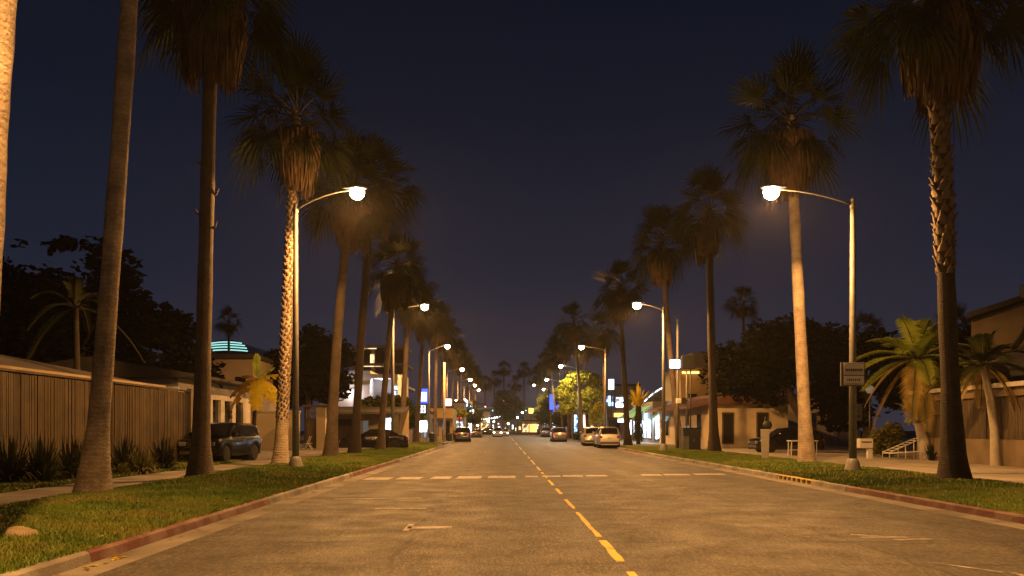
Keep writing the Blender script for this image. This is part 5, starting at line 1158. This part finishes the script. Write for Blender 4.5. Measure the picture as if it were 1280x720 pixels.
# ochre upper storey block
Y = 86.0
t = thing('ochre_block','ochre block with a warm lit top edge rising above the red eave','building',(wx(851,Y),Y,.14)); W_ = wx(912,Y)-wx(851,Y); zt = wz(463,Y)-.14
MB().box(0,W_,0,9,0,zt).part('wall', M['stucco_ochre'], t); MB().box(-.1,W_+.1,-.15,9.1,zt+.002,zt+.3).part('parapet', M['stucco_ochre'], t)
MB().box(1.7,W_,2,8,zt+.31,wz(440,Y)).part('upper_wall', M['stucco_tan'], t)
MB().box(.1,1.9,-.3,-.16,zt-.35,zt-.15).part('light_strip', emat('warm_wall_washer',(1,.55,.15),4), t)
for x in (.8,2.6): MB().box(x,x+.9,-.05,.02,4.0,5.2).part('window', M['glass_dark'], t)
# roadside building with red eave (front faces the street)
t = thing('red_eave_shop','cream roadside shop under a long rust-red eave, right of the cabinet','shop',(15.6,60.5,.14))
MB().box(0,6,0,19,0,3.3).part('wall', M['stucco_cream'], t); MB().prism([(-1.4,3.2),(1.5,4.0),(6.2,4.0),(6.2,3.302),(-.02,3.302),(-1.4,3.0)],-.5,19.3,'y').part('eave', M['roof_red'], t)
for y in (2,6.0,10,14.2):
    f = MB().box(-.06,-.002,y,y+1.5,.7,2.7).part('window_frame', M['stucco_white'], t); MB().box(-.075,-.061,y+.1,y+1.4,.8,2.6).part('pane', M['glass_dark'], f)
d = MB().box(-.05,-.002,17,18,.02,2.3).part('door', M['dark_wood'], t)
for x in (1.0,3.6):
    f = MB().box(x,x+.9,-.06,-.002,.3,2.7).part('window_frame', M['dark_wood'], t); MB().box(x+.1,x+.8,-.075,-.061,.4,2.6).part('pane', M['glass_dark'], f)
# teal awning shop and the dark barrel-roofed hall
t = thing('teal_awning_shop','shop with a glowing teal awning and cool bright windows past the red eave','shop',(15.2,81,.14))
MB().box(0,7,0,12,0,4.2).part('wall', M['stucco_grey'], t)
MB().prism([(-1.9,2.55),(0,3.7),(0,3.8),(-1.9,2.65)],.2,11.6,'y').part('awning', M['teal'], t); MB().prism([(-.2,2.5),(-.1,2.5),(1.4,3.75),(1.3,3.85)],-1.3,-.02,'y').part('awning', M['teal'], t)
for y in (.5,3.3,6.1,8.9):
    f = MB().box(-.06,-.002,y,y+2.3,.4,2.4).part('window_frame', M['dark_grey'], t); MB().box(-.08,-.061,y+.1,y+2.2,.5,2.3).part('pane', M['win_white'], f)
f = MB().box(.2,2.2,-.06,-.002,.3,2.4).part('window_frame', M['dark_grey'], t); MB().box(.3,2.1,-.08,-.061,.4,2.3).part('pane', M['win_white'], f)
glow_light('awning_light', (-.9,4,2.35), 480, (.7,.9,1), t, .2); glow_light('awning_light', (.6,-.8,2.4), 300, (.7,.9,1), t, .2)
MB().box(-.5,-.3,3.9,4.1,2.45,2.55).part('lamp_fitting', M['white_metal'], t)
t = thing('barrel_hall','dark hall with a curved roof edged by a pale light line','building',(wx(806,96),96,.14)); W_ = wx(862,96)-wx(806,96)
pts = [(-.3,3.5)]+[(-.3+(W_+.6)*k/12, 3.6+3.0*math.sin(PI*(.1+.65*k/12))) for k in range(13)]+[(W_+.3,3.5)]
MB().prism(pts,-.5,10,'y').part('roof', M['roof_dark'], t); MB().box(0,W_,0,9.8,0,3.5).part('wall', M['stucco_grey'], t)
b = MB(); b.tube([(p[0],-.58,p[1]+.03) for p in pts[1:8]],.06,6); b.part('light_line', M['win_white'], t)
# strip of dark shops farther along
shop('shop','dark two-storey shop with orange band sign and blue windows behind the silver suvs',752,800,112,7.4,'stucco_grey',[(.12,.3,4.6,6.0,'win_blue'),(.36,.6,4.4,5.8,'win_white'),(.62,.8,.6,2.6,'win_white'),(.2,.5,.3,2.5,'glass_dark')],signs=[(.32,.68,3.0,3.6,'sign_warm_lit')],awn=('roof_dark',2.8,3.0,.0,1.0))
Y = 108.0
t = thing('lit_white_sign','blank lit white box sign on a post above the dark shop','sign',(wx(764,Y),Y,.14)); MB().tube([(0,0,0),(0,0,wz(487,Y))],.08,8).part('post', M['dark_grey'], t, smooth=True); MB().box(-.37,.37,-.12,.12,wz(487,Y)-.14,wz(474,Y)-.14).part('lit_panel', M['sign_white_lit'], t, bevel=.02)
shop('shop','shop with tall cool lit windows right of the glowing yellow tree',716,752,122,5.0,'stucco_grey',[(.05,.16,.4,3.6,'win_blue'),(.2,.32,.4,3.4,'win_white'),(.36,.46,.5,3.0,'sign_pink_lit'),(.62,.72,.5,2.6,'win_white'),(.78,.95,.5,2.4,'win_dim')])
shop('shop','shop carrying a blue lit billboard near the yellow green tree',686,710,160,7.0,'stucco_grey',[(.1,.4,.4,2.8,'win_white'),(.5,.9,.4,2.6,'win_blue')],signs=[(.2,.62,3.6,6.6,'sign_blue_lit'),(.05,.18,5.2,6.8,'sign_red_lit')])
shop('market_stall','glowing yellow stall at the right of the street end',652,672,216,3.4,'stucco_ochre',[(.05,.45,.4,2.6,'win_warm'),(.5,.95,.4,2.6,'sign_warm_lit')],cat='stall',awn=('stucco_ochre',2.7,3.0,0,1))
shop('shop','shop with a small blue window past the glowing stall',678,696,190,5.5,'stucco_grey',[(.1,.4,.6,3.0,'win_blue'),(.55,.9,.4,2.6,'win_dim')])
for lab, px, Y, py0, py1, w_, mt in (('small blue vertical sign hung over the far left pavement',583,141,508,500,.5,'sign_cyan_lit'),('tiny red sign on the far left pavement',588,158,522,516,.9,'sign_red_lit'),('white lit sign near the end of the left pavement',590,167,519,512,.8,'sign_white_lit'),
    ('orange lit sign past the glowing stall',664,214,517,510,1.4,'sign_warm_lit'),('tall pink sign right of the yellow tree',731,110,534,514,.5,'sign_pink_lit'),('blue lit sign beside the yellow green tree',690,152,512,493,.9,'sign_blue_lit'),('small green lit sign beyond the far maroon suv',682,176,524,517,.8,'sign_green_lit'),('small white sign over the dark shop door behind the silver suvs',776,100,528,522,.8,'sign_white_lit')):
    t = thing('lit_street_sign',lab,'sign',(wx(px,Y),Y,.14)); h0,h1 = wz(py0,Y)-.14,wz(py1,Y)-.14
    MB().tube([(0,0,0),(0,0,h1)],.05,8).part('post', M['dark_grey'], t, smooth=True); MB().box(-w_/2,w_/2,-.18,-.06,h0,h1).part('lit_panel', M[mt], t, bevel=.02)
# closing row beyond the cross street
for px0,px1,h,wall,win,lab in ((560,585,7,'stucco_grey','win_dim','grey building beyond the cross street, farthest left'),(585,606,5.5,'stucco_tan','win_blue','low tan building beyond the cross street with a blue window'),(606,628,4.5,'stucco_grey','win_white','low grey building beyond the cross street beneath the round tree'),(628,655,4.2,'stucco_grey','win_warm','low building with warm windows beyond the cross street'),(655,690,7,'stucco_tan','win_white','tan building beyond the cross street with white windows'),(690,735,8.5,'stucco_grey','win_dim','taller grey building beyond the cross street, farthest right')):
    shop('far_shop',lab,px0,px1,232,h,wall,[(.1,.2,1.0,2.2,win),(.3,.36,.8,2.4,'win_dim'),(.45,.5,1.2,2.4,'win_white'),(.6,.64,.6,1.6,'win_warm'),(.75,.86,1.0,2.0,win)],depth=10,cat='building')
# string of white lamps over the far street
t = thing('string_lights','string of small white bulbs hung across the far street end','string lights',(0,200,0)); P = [Vector((wx(575,200)+(wx(628,200)-wx(575,200))*k/16,0,wz(519,200)-.9*math.sin(PI*k/16))) for k in range(17)]
MB().tube(P,.03,5).part('cable', M['black_metal'], t)
for x in (P[0].x, P[-1].x): MB().tube([(x,0,0),(x,0,wz(517,200))],.07,8).part('pole', M['dark_grey'], t)
for k in range(1,16): MB().lathe([(.02,-.3),(.13,-.18),(.13,-.1),(.03,0)],8,tuple(P[k])).part('bulb', M['lens_white'] if k%3 else M['win_white'], t, smooth=True)
g = random.Random(12); FL = 'small lights beyond the cross street'
gp = None
for k in range(22):
    Y = g.uniform(213.5,227); px = 562+k*6.1+g.uniform(-2,2); z = g.choice([2.2,2.6,3.2,3.6,4.4,5.6,7.2,9.0])
    t = thing('distant_light','small light on a thin post beyond the cross street','lamp',(wx(px,Y),Y,0),0,FL)
    MB().tube([(0,0,0),(0,0,z)],.05,6).part('post', M['dark_grey'], t); MB().lathe([(.03,z),(.2,z+.1),(.24,z+.22),(.18,z+.36),(.03,z+.42)],10).part('globe', M[g.choice(['lens_white','lens_far','lens','sign_pink_lit','lens_far'])], t, smooth=True)
# traffic signals at the crossing
for px, lab, s in ((608,'traffic signal on the left corner of the cross street',1),(665,'traffic signal on the right corner of the cross street',-1)):
    Y = 193.0; t = thing('traffic_signal',lab,'traffic light',(wx(px,Y)-s*2.5,Y,.1)); MB().tube([(0,0,0),(0,0,6.4)],[.12,.09],8).part('pole', M['galv'], t, smooth=True); MB().tube([(0,0,6.2),(s*4.2,0,6.5)],.06,8).part('mast_arm', M['galv'], t)
    for x in (0,s*4.0):
        h = MB().box(x-.18,x+.18,-.3,-.1,5.5,6.6).part('signal_head', M['black_metal'], t, bevel=.02); MB().lathe([(.11,-.33),(.11,-.3)],10,(x,0,5.75),'y').part('lens', emat('green_signal',(.1,1,.5),6), h)

# ------------------------------------------------------------------ haze
b = MB(); b.box(-450,450,-60,450,-1,46); hz = b.part('haze', None); structure(hz,'stuff')
m = bpy.data.materials.new('night_haze'); m.use_nodes = True; nt = m.node_tree; nt.nodes.remove(nt.nodes['Principled BSDF'])
pv = N(nt,'ShaderNodeVolumePrincipled'); pv.inputs['Color'].default_value = (.9,.88,.86,1); pv.inputs['Density'].default_value = .0002; pv.inputs['Anisotropy'].default_value = .6
nt.links.new(pv.outputs[0], nt.nodes['Material Output'].inputs['Volume']); hz.data.materials.clear(); hz.data.materials.append(m)
